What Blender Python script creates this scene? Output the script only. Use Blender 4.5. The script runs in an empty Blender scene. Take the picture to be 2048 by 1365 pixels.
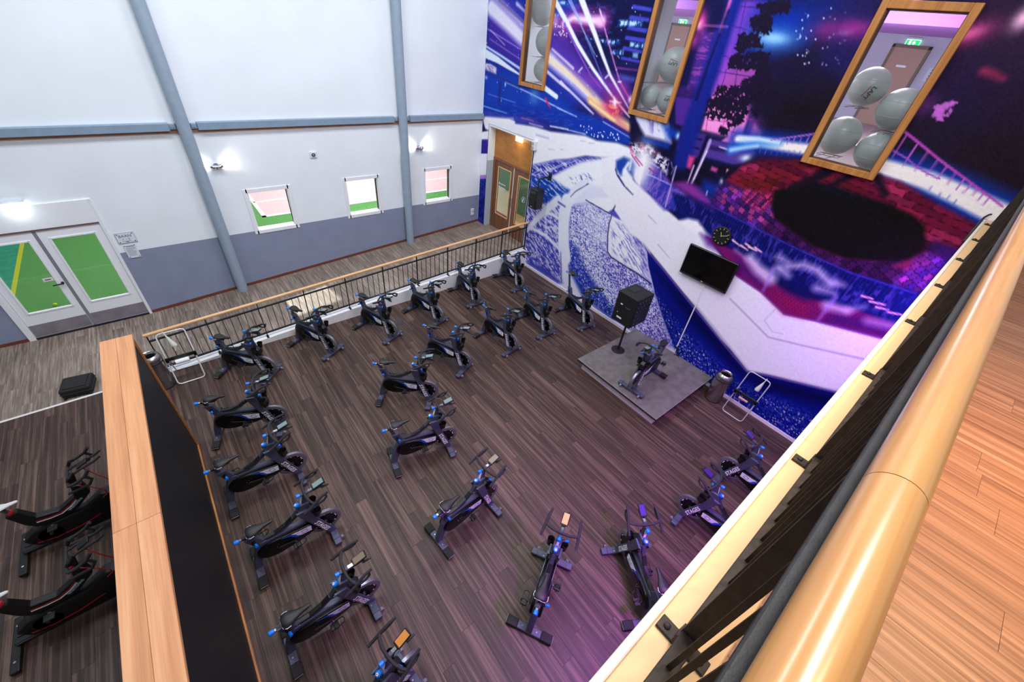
import bpy, bmesh, math, random
import numpy as np
from mathutils import Vector, Matrix

random.seed(7)
SC = bpy.context.scene
COL = SC.collection
PI = math.pi

# ------------------------------------------------------------------ camera
# rows: the camera's right, down and forward axes in world space (x towards the
# mural wall, y towards the white wall, z up; studio floor is z = 0)
AX = np.array([[0.77506, -0.624154, 0.098562], [-0.32938, -0.532178, -0.779933], [0.539251, 0.57203, -0.618053]])
FPX = 804.3226
CAMZ = 5.7
cd = bpy.data.cameras.new('camera')
cam = bpy.data.objects.new('camera', cd)
COL.objects.link(cam)
R, D, F = [Vector(r) for r in AX]
m = Matrix((R, -D, -F)).transposed().to_4x4()
m.translation = Vector((0, 0, CAMZ))
cam.matrix_world = m
cd.sensor_fit = 'HORIZONTAL'
cd.sensor_width = 36.0
cd.lens = FPX * 36.0 / 2048.0
cd.clip_start = 0.02
cd.clip_end = 200
SC.camera = cam

def at(px, py, ax, val):
    """photo pixel -> point on the plane axis = val"""
    d = AX.T @ np.array([(px - 1024) / FPX, (py - 682.5) / FPX, 1.0])
    o = np.array([0, 0, CAMZ])
    t = (val - o[ax]) / d[ax]
    return o + t * d

# ------------------------------------------------------------------ world, lights, exposure
W = bpy.data.worlds.new('world'); SC.world = W
W.use_nodes = True
bg = W.node_tree.nodes['Background']
bg.inputs[0].default_value = (0.86, 0.93, 1.0, 1)
bg.inputs[1].default_value = 0.22

def area(name, loc, target, size, energy, color, size_y=None, spread=None):
    l = bpy.data.lights.new(name, 'AREA')
    l.energy = energy; l.color = color; l.size = size
    if size_y: l.shape = 'RECTANGLE'; l.size_y = size_y
    if spread: l.spread = spread
    o = bpy.data.objects.new(name, l); COL.objects.link(o)
    o.location = loc
    o.rotation_euler = (Vector(target) - Vector(loc)).to_track_quat('-Z', 'Y').to_euler()
    return o

# ceiling lamps of the hall, plus one added frontal fill
area('hall_light', (0.6, 6.2, 9.6), (0.6, 7.2, 0), 3.0, 230, (0.88, 0.95, 1.0), 1.2)
area('hall_light', (5.0, 5.4, 9.6), (5.2, 6.4, 0), 3.0, 220, (0.90, 0.96, 1.0), 1.2)
area('hall_light', (2.8, 0.35, 9.2), (3.2, 5.5, 1.0), 3.5, 300, (0.97, 0.97, 1.0), 1.2)  # frontal fill added to brighten upright faces, set above the railing
area('hall_light', (-4.0, 6.0, 9.6), (-4.0, 7.4, 0), 3.0, 150, (0.86, 0.94, 1.0), 1.2)
# warm lamps over the gallery, purple effect lamps under its edge
area('gallery_lamp_light', (2.6, -1.1, 6.3), (2.4, -0.8, 4.3), 0.25, 17, (1.0, 0.62, 0.28), None, 1.6)
area('gallery_lamp_light', (1.2, -0.35, 7.6), (1.4, -0.15, 4.4), 2.2, 46, (1.0, 0.80, 0.58), 0.2)
area('effect_lamp_light', (2.7, -0.45, 3.9), (2.8, 0.2, 0), 0.4, 80, (0.60, 0.10, 1.0), None, 2.0)
area('effect_lamp_light', (6.2, -0.6, 3.9), (7.7, 0.7, 1.2), 0.4, 42, (0.58, 0.18, 1.0), None, 2.2)
# court hall behind the white wall and the room behind the mural windows
area('court_lamp_light', (7.0, 17.0, 6.5), (7.0, 16.5, 0), 7.0, 1000, (1.0, 1.0, 0.97), 6.0)
area('court_lamp_light', (-2.2, 14.6, 4.5), (-2.2, 13.5, 0), 2.0, 60, (1.0, 1.0, 0.97), 2.0)
for lx, ly, lz, tx, ty, tz, en in ((1.5, 15.0, 6.7, 1.78, 9.9, 1.1, 4200), (9.4, 14.0, 6.7, 5.85, 10.1, 1.2, 2600)):   # court floodlights that shine in through the windows
    l = bpy.data.lights.new('court_floodlight', 'SPOT'); l.energy = en; l.color = (1.0, 1.0, 0.86); l.spot_size = .55; l.spot_blend = .3; l.shadow_soft_size = .12
    o = bpy.data.objects.new('court_floodlight', l); COL.objects.link(o); o.location = (lx, ly, lz)
    o.rotation_euler = (Vector((tx, ty, tz)) - Vector((lx, ly, lz))).to_track_quat('-Z', 'Y').to_euler()
area('exercise_room_light', (9.4, 2.6, 6.9), (8.1, 1.9, 5.0), 1.2, 130, (0.95, 0.95, 1.0), 3.0)
area('exercise_room_light', (9.4, 7.6, 6.9), (8.1, 7.0, 5.0), 1.2, 150, (0.95, 0.95, 1.0), 3.0)
area('exercise_room_light', (13.0, 3.6, 6.4), (17.0, 4.0, 5.0), 2.0, 230, (0.90, 0.86, 1.0), 5.0)
area('exercise_room_light', (13.0, 11.0, 6.4), (17.0, 11.0, 5.0), 2.0, 230, (0.90, 0.88, 1.0), 5.0)
area('lobby_light', (8.3, 9.4, 3.6), (8.9, 9.4, 0.4), 0.5, 26, (1.0, 0.97, 0.88), 0.5)

SC.view_settings.view_transform = 'Standard'
SC.view_settings.look = 'None'
SC.view_settings.exposure = 0.2
SC.view_settings.gamma = 1.0
SC.view_settings.use_curve_mapping = False

# ------------------------------------------------------------------ materials
def lin(c):
    return tuple((x / 12.92 if x <= .04045 else ((x + .055) / 1.055) ** 2.4) for x in c)
def rgb(*c):
    return lin([x / 255.0 for x in c])
MATS = {}
def mat(name, c, rough=.5, metal=0.0, var=0.0, vscale=20.0, bump=0.0, bscale=60.0, spec=None, emit=None, coat=0.0):
    if name in MATS: return MATS[name]
    m = bpy.data.materials.new(name); m.use_nodes = True
    nt = m.node_tree; b = nt.nodes['Principled BSDF']
    b.inputs['Base Color'].default_value = (*rgb(*c), 1)
    b.inputs['Roughness'].default_value = rough
    b.inputs['Metallic'].default_value = metal
    if spec is not None: b.inputs['Specular IOR Level'].default_value = spec
    if coat: b.inputs['Coat Weight'].default_value = coat; b.inputs['Coat Roughness'].default_value = .1
    if emit:
        b.inputs['Emission Color'].default_value = (*rgb(*emit[0]), 1)
        b.inputs['Emission Strength'].default_value = emit[1]
    if var or bump:
        geo = nt.nodes.new('ShaderNodeNewGeometry')
    if var:
        n = nt.nodes.new('ShaderNodeTexNoise'); n.inputs['Scale'].default_value = vscale; n.inputs['Detail'].default_value = 5
        nt.links.new(geo.outputs['Position'], n.inputs['Vector'])
        mx = nt.nodes.new('ShaderNodeMix'); mx.data_type = 'RGBA'
        lo = [max(0, x * (1 - var)) for x in rgb(*c)]; hi = [min(1, x * (1 + var)) for x in rgb(*c)]
        mx.inputs[6].default_value = (*lo, 1); mx.inputs[7].default_value = (*hi, 1)
        rp = nt.nodes.new('ShaderNodeMapRange'); rp.inputs[1].default_value = .3; rp.inputs[2].default_value = .7
        nt.links.new(n.outputs['Fac'], rp.inputs[0]); nt.links.new(rp.outputs[0], mx.inputs[0])
        nt.links.new(mx.outputs[2], b.inputs['Base Color'])
    if bump:
        n2 = nt.nodes.new('ShaderNodeTexNoise'); n2.inputs['Scale'].default_value = bscale; n2.inputs['Detail'].default_value = 4
        nt.links.new(geo.outputs['Position'], n2.inputs['Vector'])
        bp = nt.nodes.new('ShaderNodeBump'); bp.inputs['Strength'].default_value = bump; bp.inputs['Distance'].default_value = .01
        nt.links.new(n2.outputs['Fac'], bp.inputs['Height']); nt.links.new(bp.outputs[0], b.inputs['Normal'])
    MATS[name] = m
    return m

def wood(name, dark, mid, light, along=1, across=22.0, length=1.2, rough=.5, fine=160.0, rnd=.5, bumps=.08, coat=0.0, spec=None):
    """grain runs along axis `along` (0 x, 1 y, 2 z) in world space; every plank has its own tone"""
    if name in MATS: return MATS[name]
    m = bpy.data.materials.new(name); m.use_nodes = True
    nt = m.node_tree; N = nt.nodes; L = nt.links; b = N['Principled BSDF']
    geo = N.new('ShaderNodeNewGeometry'); oi = N.new('ShaderNodeObjectInfo')
    add = N.new('ShaderNodeMath'); add.operation = 'ADD'
    L.new(oi.outputs['Random'], add.inputs[0]); L.new(geo.outputs['Random Per Island'], add.inputs[1])
    fr = N.new('ShaderNodeMath'); fr.operation = 'FRACT'; L.new(add.outputs[0], fr.inputs[0])
    sh = N.new('ShaderNodeVectorMath'); sh.operation = 'MULTIPLY_ADD'
    comb = N.new('ShaderNodeCombineXYZ')
    for i in range(3): L.new(fr.outputs[0], comb.inputs[i])
    L.new(comb.outputs[0], sh.inputs[0]); sh.inputs[1].default_value = (7.3, 11.1, 5.7); L.new(geo.outputs['Position'], sh.inputs[2])
    def nz(sa, sl, det):
        mp = N.new('ShaderNodeVectorMath'); mp.operation = 'MULTIPLY'
        v = [sa, sa, sa]; v[along] = sl
        mp.inputs[1].default_value = v
        L.new(sh.outputs[0], mp.inputs[0])
        n = N.new('ShaderNodeTexNoise'); n.inputs['Scale'].default_value = 1.0; n.inputs['Detail'].default_value = det
        n.inputs['Distortion'].default_value = .35
        L.new(mp.outputs[0], n.inputs['Vector'])
        return n
    n1 = nz(across, length, 4); n2 = nz(fine, length * 4, 3)
    s = N.new('ShaderNodeMath'); s.operation = 'MULTIPLY_ADD'; L.new(n2.outputs['Fac'], s.inputs[0]); s.inputs[1].default_value = .45; L.new(n1.outputs['Fac'], s.inputs[2])
    s2 = N.new('ShaderNodeMath'); s2.operation = 'MULTIPLY_ADD'; L.new(fr.outputs[0], s2.inputs[0]); s2.inputs[1].default_value = rnd * .4; L.new(s.outputs[0], s2.inputs[2])
    cr = N.new('ShaderNodeValToRGB')
    e = cr.color_ramp.elements
    c0 = .42 + rnd * .05; c1 = 1.02 + rnd * .3
    e[0].position = 0.0; e[0].color = (*rgb(*dark), 1); e[1].position = 1.0; e[1].color = (*rgb(*light), 1)
    k = cr.color_ramp.elements.new(.5); k.color = (*rgb(*mid), 1)
    mr = N.new('ShaderNodeMapRange'); mr.inputs[1].default_value = c0; mr.inputs[2].default_value = c1
    L.new(s2.outputs[0], mr.inputs[0]); L.new(mr.outputs[0], cr.inputs[0])
    L.new(cr.outputs[0], b.inputs['Base Color'])
    b.inputs['Roughness'].default_value = rough
    if spec is not None: b.inputs['Specular IOR Level'].default_value = spec
    if coat: b.inputs['Coat Weight'].default_value = coat; b.inputs['Coat Roughness'].default_value = .22
    if bumps:
        bp = N.new('ShaderNodeBump'); bp.inputs['Strength'].default_value = bumps; bp.inputs['Distance'].default_value = .004
        L.new(n2.outputs['Fac'], bp.inputs['Height']); L.new(bp.outputs[0], b.inputs['Normal'])
    MATS[name] = m
    return m

def glass(name, tint=(255, 255, 255), refl=.08):
    if name in MATS: return MATS[name]
    m = bpy.data.materials.new(name); m.use_nodes = True
    nt = m.node_tree; N = nt.nodes; L = nt.links
    N.remove(N['Principled BSDF'])
    t = N.new('ShaderNodeBsdfTransparent'); t.inputs[0].default_value = (*rgb(*tint), 1)
    g = N.new('ShaderNodeBsdfGlossy'); g.inputs['Roughness'].default_value = .02
    geo = N.new('ShaderNodeNewGeometry')
    dt = N.new('ShaderNodeVectorMath'); dt.operation = 'DOT_PRODUCT'; L.new(geo.outputs['Normal'], dt.inputs[0]); L.new(geo.outputs['Incoming'], dt.inputs[1])
    ab = N.new('ShaderNodeMath'); ab.operation = 'ABSOLUTE'; L.new(dt.outputs['Value'], ab.inputs[0])
    om = N.new('ShaderNodeMath'); om.operation = 'SUBTRACT'; om.inputs[0].default_value = 1.0; L.new(ab.outputs[0], om.inputs[1])
    pw = N.new('ShaderNodeMath'); pw.operation = 'POWER'; L.new(om.outputs[0], pw.inputs[0]); pw.inputs[1].default_value = 5.0
    mu = N.new('ShaderNodeMath'); mu.operation = 'MULTIPLY_ADD'; L.new(pw.outputs[0], mu.inputs[0]); mu.inputs[1].default_value = .7; mu.inputs[2].default_value = refl / 2
    mx = N.new('ShaderNodeMixShader'); L.new(mu.outputs[0], mx.inputs[0]); L.new(t.outputs[0], mx.inputs[1]); L.new(g.outputs[0], mx.inputs[2])
    L.new(mx.outputs[0], N['Material Output'].inputs[0])
    MATS[name] = m
    return m

WHITE = mat('wall_paint_white', (238, 243, 251), .75, var=.03, vscale=1.5, bump=.03, bscale=90)
GREYP = mat('wall_paint_grey', (136, 144, 170), .7, var=.05, vscale=3, bump=.05, bscale=120)
STEELB = mat('painted_steel_grey', (136, 156, 178), .5, var=.06, vscale=6)
COLUMN = mat('painted_column_grey', (150, 166, 184), .55, var=.05, vscale=8)
WFRAME = mat('white_lacquer', (240, 241, 248), .35, var=.02)
BLACKM = mat('black_steel', (30, 30, 33), .45, .3, var=.2, vscale=30)
BLACKP = mat('black_plastic', (20, 20, 22), .45)
RUBBER = mat('black_rubber', (26, 26, 29), .75, bump=.15, bscale=300)
CHROME = mat('chrome', (215, 215, 220), .16, 1.0)
INOX = mat('brushed_steel', (176, 172, 172), .28, 1.0, var=.08, vscale=12)
PANE = glass('window_glass')
PANEB = glass('mural_window_glass', (236, 240, 242), .10)
PLANK = wood('dark_floor_vinyl', (27, 19, 17), (70, 52, 46), (124, 99, 87), 1, 26, .6, .5, 130, .34, spec=.35)
PLANKC = wood('corridor_floor_vinyl', (74, 62, 55), (130, 114, 104), (182, 166, 152), 1, 34, 1.6, .5, 150, .3)
PLANKB = wood('gallery_floor_vinyl', (88, 54, 38), (138, 92, 66), (176, 126, 96), 1, 60, .9, .42, 260, .06, spec=.5)
OAK = wood('oak_board', (184, 122, 80), (216, 152, 106), (232, 178, 132), 1, 9, .5, .5, 80, .35)
RAILWOOD = wood('beech_handrail', (214, 158, 108), (232, 182, 130), (244, 204, 156), 0, 14, .7, .35, 120, .2)
ROUNDRAIL = wood('lacquered_handrail', (166, 112, 62), (196, 144, 88), (214, 168, 112), 0, 9, .8, .30, 110, .1, .03, coat=.7)
DOORWOOD = wood('door_veneer', (96, 60, 40), (126, 82, 56), (148, 102, 72), 2, 14, .6, .5, 110, .3)
PLYWOOD = wood('orange_plywood', (150, 92, 34), (182, 118, 48), (198, 136, 62), 1, 6, 2.5, .5, 60, .2)
FRAMEWOOD = wood('window_frame_wood', (138, 84, 36), (178, 116, 58), (200, 140, 80), 2, 16, .8, .4, 120, .2)
TRIMWOOD = wood('orange_trim_wood', (150, 90, 44), (184, 118, 62), (204, 140, 82), 1, 14, 1, .45, 90, .2)

# ------------------------------------------------------------------ mesh helpers
class MB:
    def __init__(s): s.v = []; s.f = []; s.sm = []
    def add(s, vs, fs, smooth=False):
        o = len(s.v); s.v += [tuple(v) for v in vs]
        s.f += [tuple(i + o for i in f) for f in fs]; s.sm += [smooth] * len(fs)
        return s
    def box(s, x0, x1, y0, y1, z0, z1):
        vs = [(x, y, z) for x in (x0, x1) for y in (y0, y1) for z in (z0, z1)]
        return s.add(vs, [(0, 1, 3, 2), (4, 6, 7, 5), (0, 4, 5, 1), (2, 3, 7, 6), (0, 2, 6, 4), (1, 5, 7, 3)])
    def cbox(s, c, d, M=None):
        h = [x / 2 for x in d]
        vs = [Vector((a * h[0], b * h[1], e * h[2])) for a in (-1, 1) for b in (-1, 1) for e in (-1, 1)]
        if M is not None: vs = [M @ v for v in vs]
        vs = [v + Vector(c) for v in vs]
        return s.add(vs, [(0, 1, 3, 2), (4, 6, 7, 5), (0, 4, 5, 1), (2, 3, 7, 6), (0, 2, 6, 4), (1, 5, 7, 3)])
    def prism(s, poly, axis, t0, t1, smooth=False):
        n = len(poly)
        def P(a, b, t):
            return {'x': (t, a, b), 'y': (a, t, b), 'z': (a, b, t)}[axis]
        vs = [P(a, b, t0) for a, b in poly] + [P(a, b, t1) for a, b in poly]
        fs = [tuple(range(n)), tuple(range(2 * n - 1, n - 1, -1))] + [(i, (i + 1) % n, n + (i + 1) % n, n + i) for i in range(n)]
        return s.add(vs, fs, smooth)
    def tube(s, path, r, n=8, closed=False, sy=1.0):
        P = [Vector(p) for p in path]; k = len(P)
        rs = r if isinstance(r, (list, tuple)) else [r] * k
        T = []
        for i in range(k):
            a = P[i - 1] if (i > 0 or closed) else P[i]; b = P[(i + 1) % k] if (i < k - 1 or closed) else P[i]
            T.append((b - a).normalized())
        up = Vector((0, 0, 1))
        if abs(T[0].dot(up)) > .9: up = Vector((1, 0, 0))
        U = T[0].cross(up).normalized(); vs = []
        for i in range(k):
            U = (U - T[i] * U.dot(T[i])).normalized(); Vv = T[i].cross(U)
            for j in range(n):
                a = 2 * PI * j / n
                vs.append(P[i] + (U * math.cos(a) + Vv * math.sin(a) * sy) * rs[i])
        fs = []
        for i in range(k if closed else k - 1):
            q = (i + 1) % k
            for j in range(n):
                fs.append((i * n + j, i * n + (j + 1) % n, q * n + (j + 1) % n, q * n + j))
        s.add(vs, fs, True)
        if not closed:
            o = len(s.v) - k * n
            s.f += [tuple(o + j for j in range(n)), tuple(o + (k - 1) * n + j for j in range(n - 1, -1, -1))]; s.sm += [False, False]
        return s
    def cyl(s, p0, p1, r0, r1=None, n=16):
        return s.tube([p0, p1], [r0, r0 if r1 is None else r1], n)
    def lathe(s, prof, origin, axis=(0, 0, 1), n=24, closed=False):
        A = Vector(axis).normalized(); O = Vector(origin)
        U = A.orthogonal().normalized(); V2 = A.cross(U)
        vs = []; k = len(prof)
        for r, h in prof:
            for j in range(n):
                a = 2 * PI * j / n
                vs.append(O + A * h + (U * math.cos(a) + V2 * math.sin(a)) * r)
        fs = []
        for i in range(k if closed else k - 1):
            q = (i + 1) % k
            for j in range(n):
                fs.append((i * n + j, i * n + (j + 1) % n, q * n + (j + 1) % n, q * n + j))
        if not closed:
            if prof[0][0] > 1e-5: fs.append(tuple(range(n)))
            if prof[-1][0] > 1e-5: fs.append(tuple((k - 1) * n + j for j in range(n)))
        return s.add(vs, fs, True)
    def ball(s, c, r, sc=(1, 1, 1), nu=16, nv=10):
        prof = [(max(1e-6, r * math.sin(PI * i / nv)), -r * math.cos(PI * i / nv)) for i in range(nv + 1)]
        t = MB(); t.lathe(prof, (0, 0, 0), (0, 0, 1), nu)
        return s.add([(c[0] + v[0] * sc[0], c[1] + v[1] * sc[1], c[2] + v[2] * sc[2]) for v in t.v], t.f, True)
    def loft(s, rings, smooth=True, caps=True):
        n = len(rings[0]); vs = [p for r in rings for p in r]; fs = []
        for i in range(len(rings) - 1):
            for j in range(n):
                fs.append((i * n + j, i * n + (j + 1) % n, (i + 1) * n + (j + 1) % n, (i + 1) * n + j))
        if caps: fs += [tuple(range(n)), tuple((len(rings) - 1) * n + j for j in range(n))]
        return s.add(vs, fs, smooth)
    def mesh(s, name, bevel=0.0, seg=1, angle=40):
        me = bpy.data.meshes.new(name)
        me.from_pydata(s.v, [], s.f)
        for p, k in zip(me.polygons, s.sm): p.use_smooth = k
        bm = bmesh.new(); bm.from_mesh(me)
        bmesh.ops.remove_doubles(bm, verts=bm.verts, dist=1e-5)
        bmesh.ops.recalc_face_normals(bm, faces=bm.faces)
        if bevel:
            ed = [e for e in bm.edges if len(e.link_faces) == 2 and e.calc_face_angle(0) > math.radians(35)]
            bmesh.ops.bevel(bm, geom=ed, offset=bevel, segments=seg, affect='EDGES', clamp_overlap=True, profile=.5)
            for f in bm.faces: f.smooth = f.smooth
        bm.to_mesh(me); bm.free()
        if any(s.sm): me.set_sharp_from_angle(angle=math.radians(angle))
        return me
    def obj(s, name, m, parent=None, bevel=0.0, seg=1, angle=40):
        me = s.mesh(name, bevel, seg, angle)
        if m: me.materials.append(m)
        return link(name, me, parent)

def link(name, me, parent=None):
    o = bpy.data.objects.new(name, me); COL.objects.link(o)
    if parent: o.parent = parent
    return o
def tag(o, label=None, cat=None, group=None, kind=None):
    if label: o['label'] = label
    if cat: o['category'] = cat
    if group: o['group'] = group
    if kind: o['kind'] = kind
    return o
def empty(name, loc=(0, 0, 0), rz=0.0):
    o = bpy.data.objects.new(name, None); COL.objects.link(o)
    o.empty_display_size = .1; o.location = loc; o.rotation_euler = (0, 0, rz)
    return o
def thing(name, label, cat, loc=(0, 0, 0), rz=0.0, group=None):
    return tag(empty(name, loc, rz), label, cat, group)
def struct(o): o['kind'] = 'structure'; return o
def copy_tree(o, parent=None):
    c = o.copy(); COL.objects.link(c); c.parent = parent
    for ch in o.children: copy_tree(ch, c)
    return c
def text_mesh(body, size, depth=.0, align='CENTER', shear=0.0, bold=0.0, spacing=1.0):
    cu = bpy.data.curves.new('lettering', 'FONT'); cu.body = body; cu.size = size; cu.align_x = align; cu.align_y = 'CENTER'
    cu.extrude = depth; cu.shear = shear; cu.offset = bold; cu.resolution_u = 2; cu.space_character = spacing
    o = bpy.data.objects.new('lettering', cu); COL.objects.link(o)
    bpy.context.view_layer.update()
    dg = bpy.context.evaluated_depsgraph_get()
    me = bpy.data.meshes.new_from_object(o.evaluated_get(dg))
    bpy.data.objects.remove(o); bpy.data.curves.remove(cu)
    me.name = 'lettering'
    return me
def place_text(me, O, X, Y):
    """a copy of a text mesh with its baseline along X and its up along Y at O"""
    me = me.copy(); X = Vector(X).normalized(); Y = Vector(Y).normalized(); Z = X.cross(Y)
    M = Matrix((X, Y, Z)).transposed().to_4x4(); M.translation = Vector(O)
    me.transform(M)
    return me
def text(name, body, size, O, X, Y, m, parent, **k):
    me = place_text(text_mesh(body, size, **k), O, X, Y)
    me.materials.clear(); me.materials.append(m)
    return link(name, me, parent)

# ================================================================== structure
XM, YL = 7.62, 10.46            # mural wall plane, white wall plane
RAMP = lambda x: -.14 if x < -1.2 else -.14 + .0673 * (x + 1.2)
PTOP = lambda x: max(.0, .065 + .0615 * x)

def holes(a0, a1, b0, b1, ops):
    """rectangles that fill a0..a1 x b0..b1 around the openings"""
    A = sorted({a0, a1, *[v for o in ops for v in o[:2] if a0 < v < a1]})
    out = []
    for i in range(len(A) - 1):
        l, r = A[i], A[i + 1]
        cut = sorted([(o[2], o[3]) for o in ops if o[0] <= l + 1e-6 and o[1] >= r - 1e-6])
        z = b0
        for c0, c1 in cut:
            if c0 > z + 1e-6: out.append((l, r, z, min(c0, b1)))
            z = max(z, c1)
        if z < b1 - 1e-6: out.append((l, r, z, b1))
    return out

WIN = [(1.30, 2.18, 1.29, 2.22), (3.48, 4.36, 1.30, 2.23), (5.70, 6.58, 1.32, 2.25)]
DOOR = (-2.99, -1.21, -.14, 1.95)
b = MB()
for l, r, z0, z1 in holes(-9, XM + .1, -.5, 9.5, WIN + [DOOR]): b.box(l, r, YL, YL + .16, z0, z1)
wall_left = struct(b.obj('wall_left', WHITE))
b = MB()
for l, r, z0, z1 in holes(-9, XM, -.3, 1.315, WIN + [(-3.09, -1.17, -.14, 3)]): b.box(l, r, YL - .004, YL + .001, z0, z1)
b.obj('painted_band', GREYP, wall_left)
# skirting that follows the ramp
SKIRT = mat('red_brown_skirting', (112, 58, 44), .5, var=.1, vscale=8)
b = MB()
for x0, x1 in ((-9, -3.09), (-1.17, XM)):
    y0, y1 = YL - .016, YL - .002; h = .07
    vs = [(x, y, RAMP(x) + z) for x in (x0, x1) for y in (y0, y1) for z in (-.01, h)]
    b.add(vs, [(0, 1, 3, 2), (4, 6, 7, 5), (0, 4, 5, 1), (2, 3, 7, 6), (0, 2, 6, 4), (1, 5, 7, 3)])
struct(b.obj('baseboard_left', SKIRT))
# timber batten under the wall beam
BATTEN = mat('brown_batten', (176, 122, 84), .6, var=.12, vscale=6)
struct(MB().box(-9, XM, YL - .03, YL, 3.435, 3.485).obj('trim_1', BATTEN))

# ---- studio floor, gym floor behind the partition, corridor, gallery
SUB = mat('floor_joint_dark', (30, 26, 26), .8)
def make_floor(name, slab, rect, pw, pl, m, zf=lambda x, y: 0.0, keep=lambda x, y: True, limit=300, seed=1, off=0.0, g=.0018):
    rnd = random.Random(seed)
    fl = struct(slab.obj(name, SUB))
    x0, x1, y0, y1 = rect; th = .006
    cells = []
    nx = int(math.ceil((x1 - x0) / pw))
    for i in range(nx):
        xa, xb = x0 + i * pw, min(x0 + (i + 1) * pw, x1)
        if xb - xa < .02: continue
        y = y0 - rnd.random() * pl + off
        while y < y1:
            ya, yb = max(y, y0), min(y + pl, y1)
            if yb - ya > .03 and keep((xa + xb) / 2, (ya + yb) / 2): cells.append((xa + g, xb - g, ya + g, yb - g))
            y += pl
    cells.sort(key=lambda c: ((c[0] + c[1]) / 2) ** 2 + ((c[2] + c[3]) / 2) ** 2 + (500 if name == 'floor' and c[3] < .1 else 0))
    cache = {}
    rest = MB()
    for k, (xa, xb, ya, yb) in enumerate(cells):
        cx, cy = (xa + xb) / 2, (ya + yb) / 2
        za, zb = zf(xa, cy), zf(xb, cy); zc = (za + zb) / 2
        if k >= limit:
            rest.add([(x, yy, z + dz) for x, z in ((xa, za), (xb, zb)) for yy in (ya, yb) for dz in (-.003, th)], [(0, 1, 3, 2), (4, 6, 7, 5), (0, 4, 5, 1), (2, 3, 7, 6), (0, 2, 6, 4), (1, 5, 7, 3)])
            continue
        key = (round(xb - xa, 3), round(yb - ya, 3), round(zb - za, 4))
        me = cache.get(key)
        if me is None:
            w, d, dz = (xb - xa) / 2, (yb - ya) / 2, (zb - za) / 2
            t = MB(); t.add([(sx * w, sy * d, sx * dz + z) for sx in (-1, 1) for sy in (-1, 1) for z in (-.003, th)], [(0, 1, 3, 2), (4, 6, 7, 5), (0, 4, 5, 1), (2, 3, 7, 6), (0, 2, 6, 4), (1, 5, 7, 3)])
            me = t.mesh('plank'); me.materials.append(m); cache[key] = me
        o = link('plank', me, fl); o.location = (cx, cy, zc)
    if rest.v:
        o = rest.obj('distant_planks', m, fl); o['kind'] = 'stuff'
    return fl

s = MB().box(-9, XM, -5, 7.95, -.5, -.003)
make_floor('floor', s, (-1.224, XM, -2.6, 7.92), .182, 1.22, PLANK, limit=300, seed=3, g=.001, keep=lambda x, y: x > -1.0 or y > 5.3)
s = MB().box(-9, -1.226, -.5, 7.97, -.3, -.002)
gym = make_floor('floor_gym', s, (-4.6, -1.228, 1.5, 7.94), .182, 1.22, PLANK, limit=300, seed=5, g=.001)
struct(MB().box(-9, -1.15, 7.93, 7.975, -.14, .008).obj('trim_2', mat('white_step_edge', (226, 222, 220), .4)))
# corridor with its ramp
s = MB()
for xa, xb in ((-9, -1.2), (-1.2, XM)):
    s.add([(x, y, RAMP(x) + dz) for x in (xa, xb) for y in (7.97, YL) for dz in (-.4, -.003)], [(0, 1, 3, 2), (4, 6, 7, 5), (0, 4, 5, 1), (2, 3, 7, 6), (0, 2, 6, 4), (1, 5, 7, 3)])
make_floor('floor_corridor', s, (-4.6, XM, 7.98, YL), .182, 1.22, PLANKC, zf=lambda x, y: RAMP(x), limit=300, seed=8, g=.001)
MB().box(XM, 7.86, 8.2, 10.12, .3, .452).obj('threshold', PLANKC, bpy.data.objects['floor_corridor'])

# plinth between studio and ramp
PLASTER = mat('white_plinth', (238, 236, 240), .6, var=.03, vscale=4)
b = MB()
b.add([(x, y, z) for x in (-1.16, XM) for y in (7.92, 8.10) for z in (-.02, PTOP(x) + .012)], [(0, 1, 3, 2), (4, 6, 7, 5), (0, 4, 5, 1), (2, 3, 7, 6), (0, 2, 6, 4), (1, 5, 7, 3)])
struct(b.obj('wall_plinth', PLASTER))

# ---- mural wall
MW = [(1.32, 2.14, 4.56, 6.30), (4.70, 5.47, 4.59, 6.30), (8.12, 8.90, 4.59, 6.30)]
MD = (8.2, 10.12, .3, 3.41)
b = MB()
for l, r, z0, z1 in holes(-5, YL + .16, -.5, 9.5, MW + [MD]): b.box(XM + .004, XM + .1, l, r, z0, z1)
wall_mural = struct(b.obj('wall_right', mat('mural_wall_back', (210, 208, 214), .8)))
struct(MB().box(XM - .014, XM + .002, -5, 7.92, 0, .085).obj('baseboard_right', mat('lilac_white_skirting', (236, 228, 236), .5)))

# ---- partition with oak cap
b = MB().box(-1.225, -.965, -1.5, 5.86, -.01, 2.145)
part = struct(b.obj('wall_partition', mat('black_panel', (18, 18, 22), .55, var=.15, vscale=5)))
yb = [5.90, 3.02, .45, -1.6]
for i in range(3):
    for x0, x1 in ((-1.255, -1.105), (-1.103, -.945)):
        MB().box(x0, x1, yb[i + 1] + .001, yb[i] - .001, 2.145, 2.185).obj('cap_board', OAK, part, .002)
MB().box(-.965, -.945, 5.83, 5.86, 0, 2.145).obj('edge_trim', TRIMWOOD, part)
MB().box(-.965, -.945, -1.5, 5.83, .0, .035).obj('edge_trim', TRIMWOOD, part)

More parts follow.
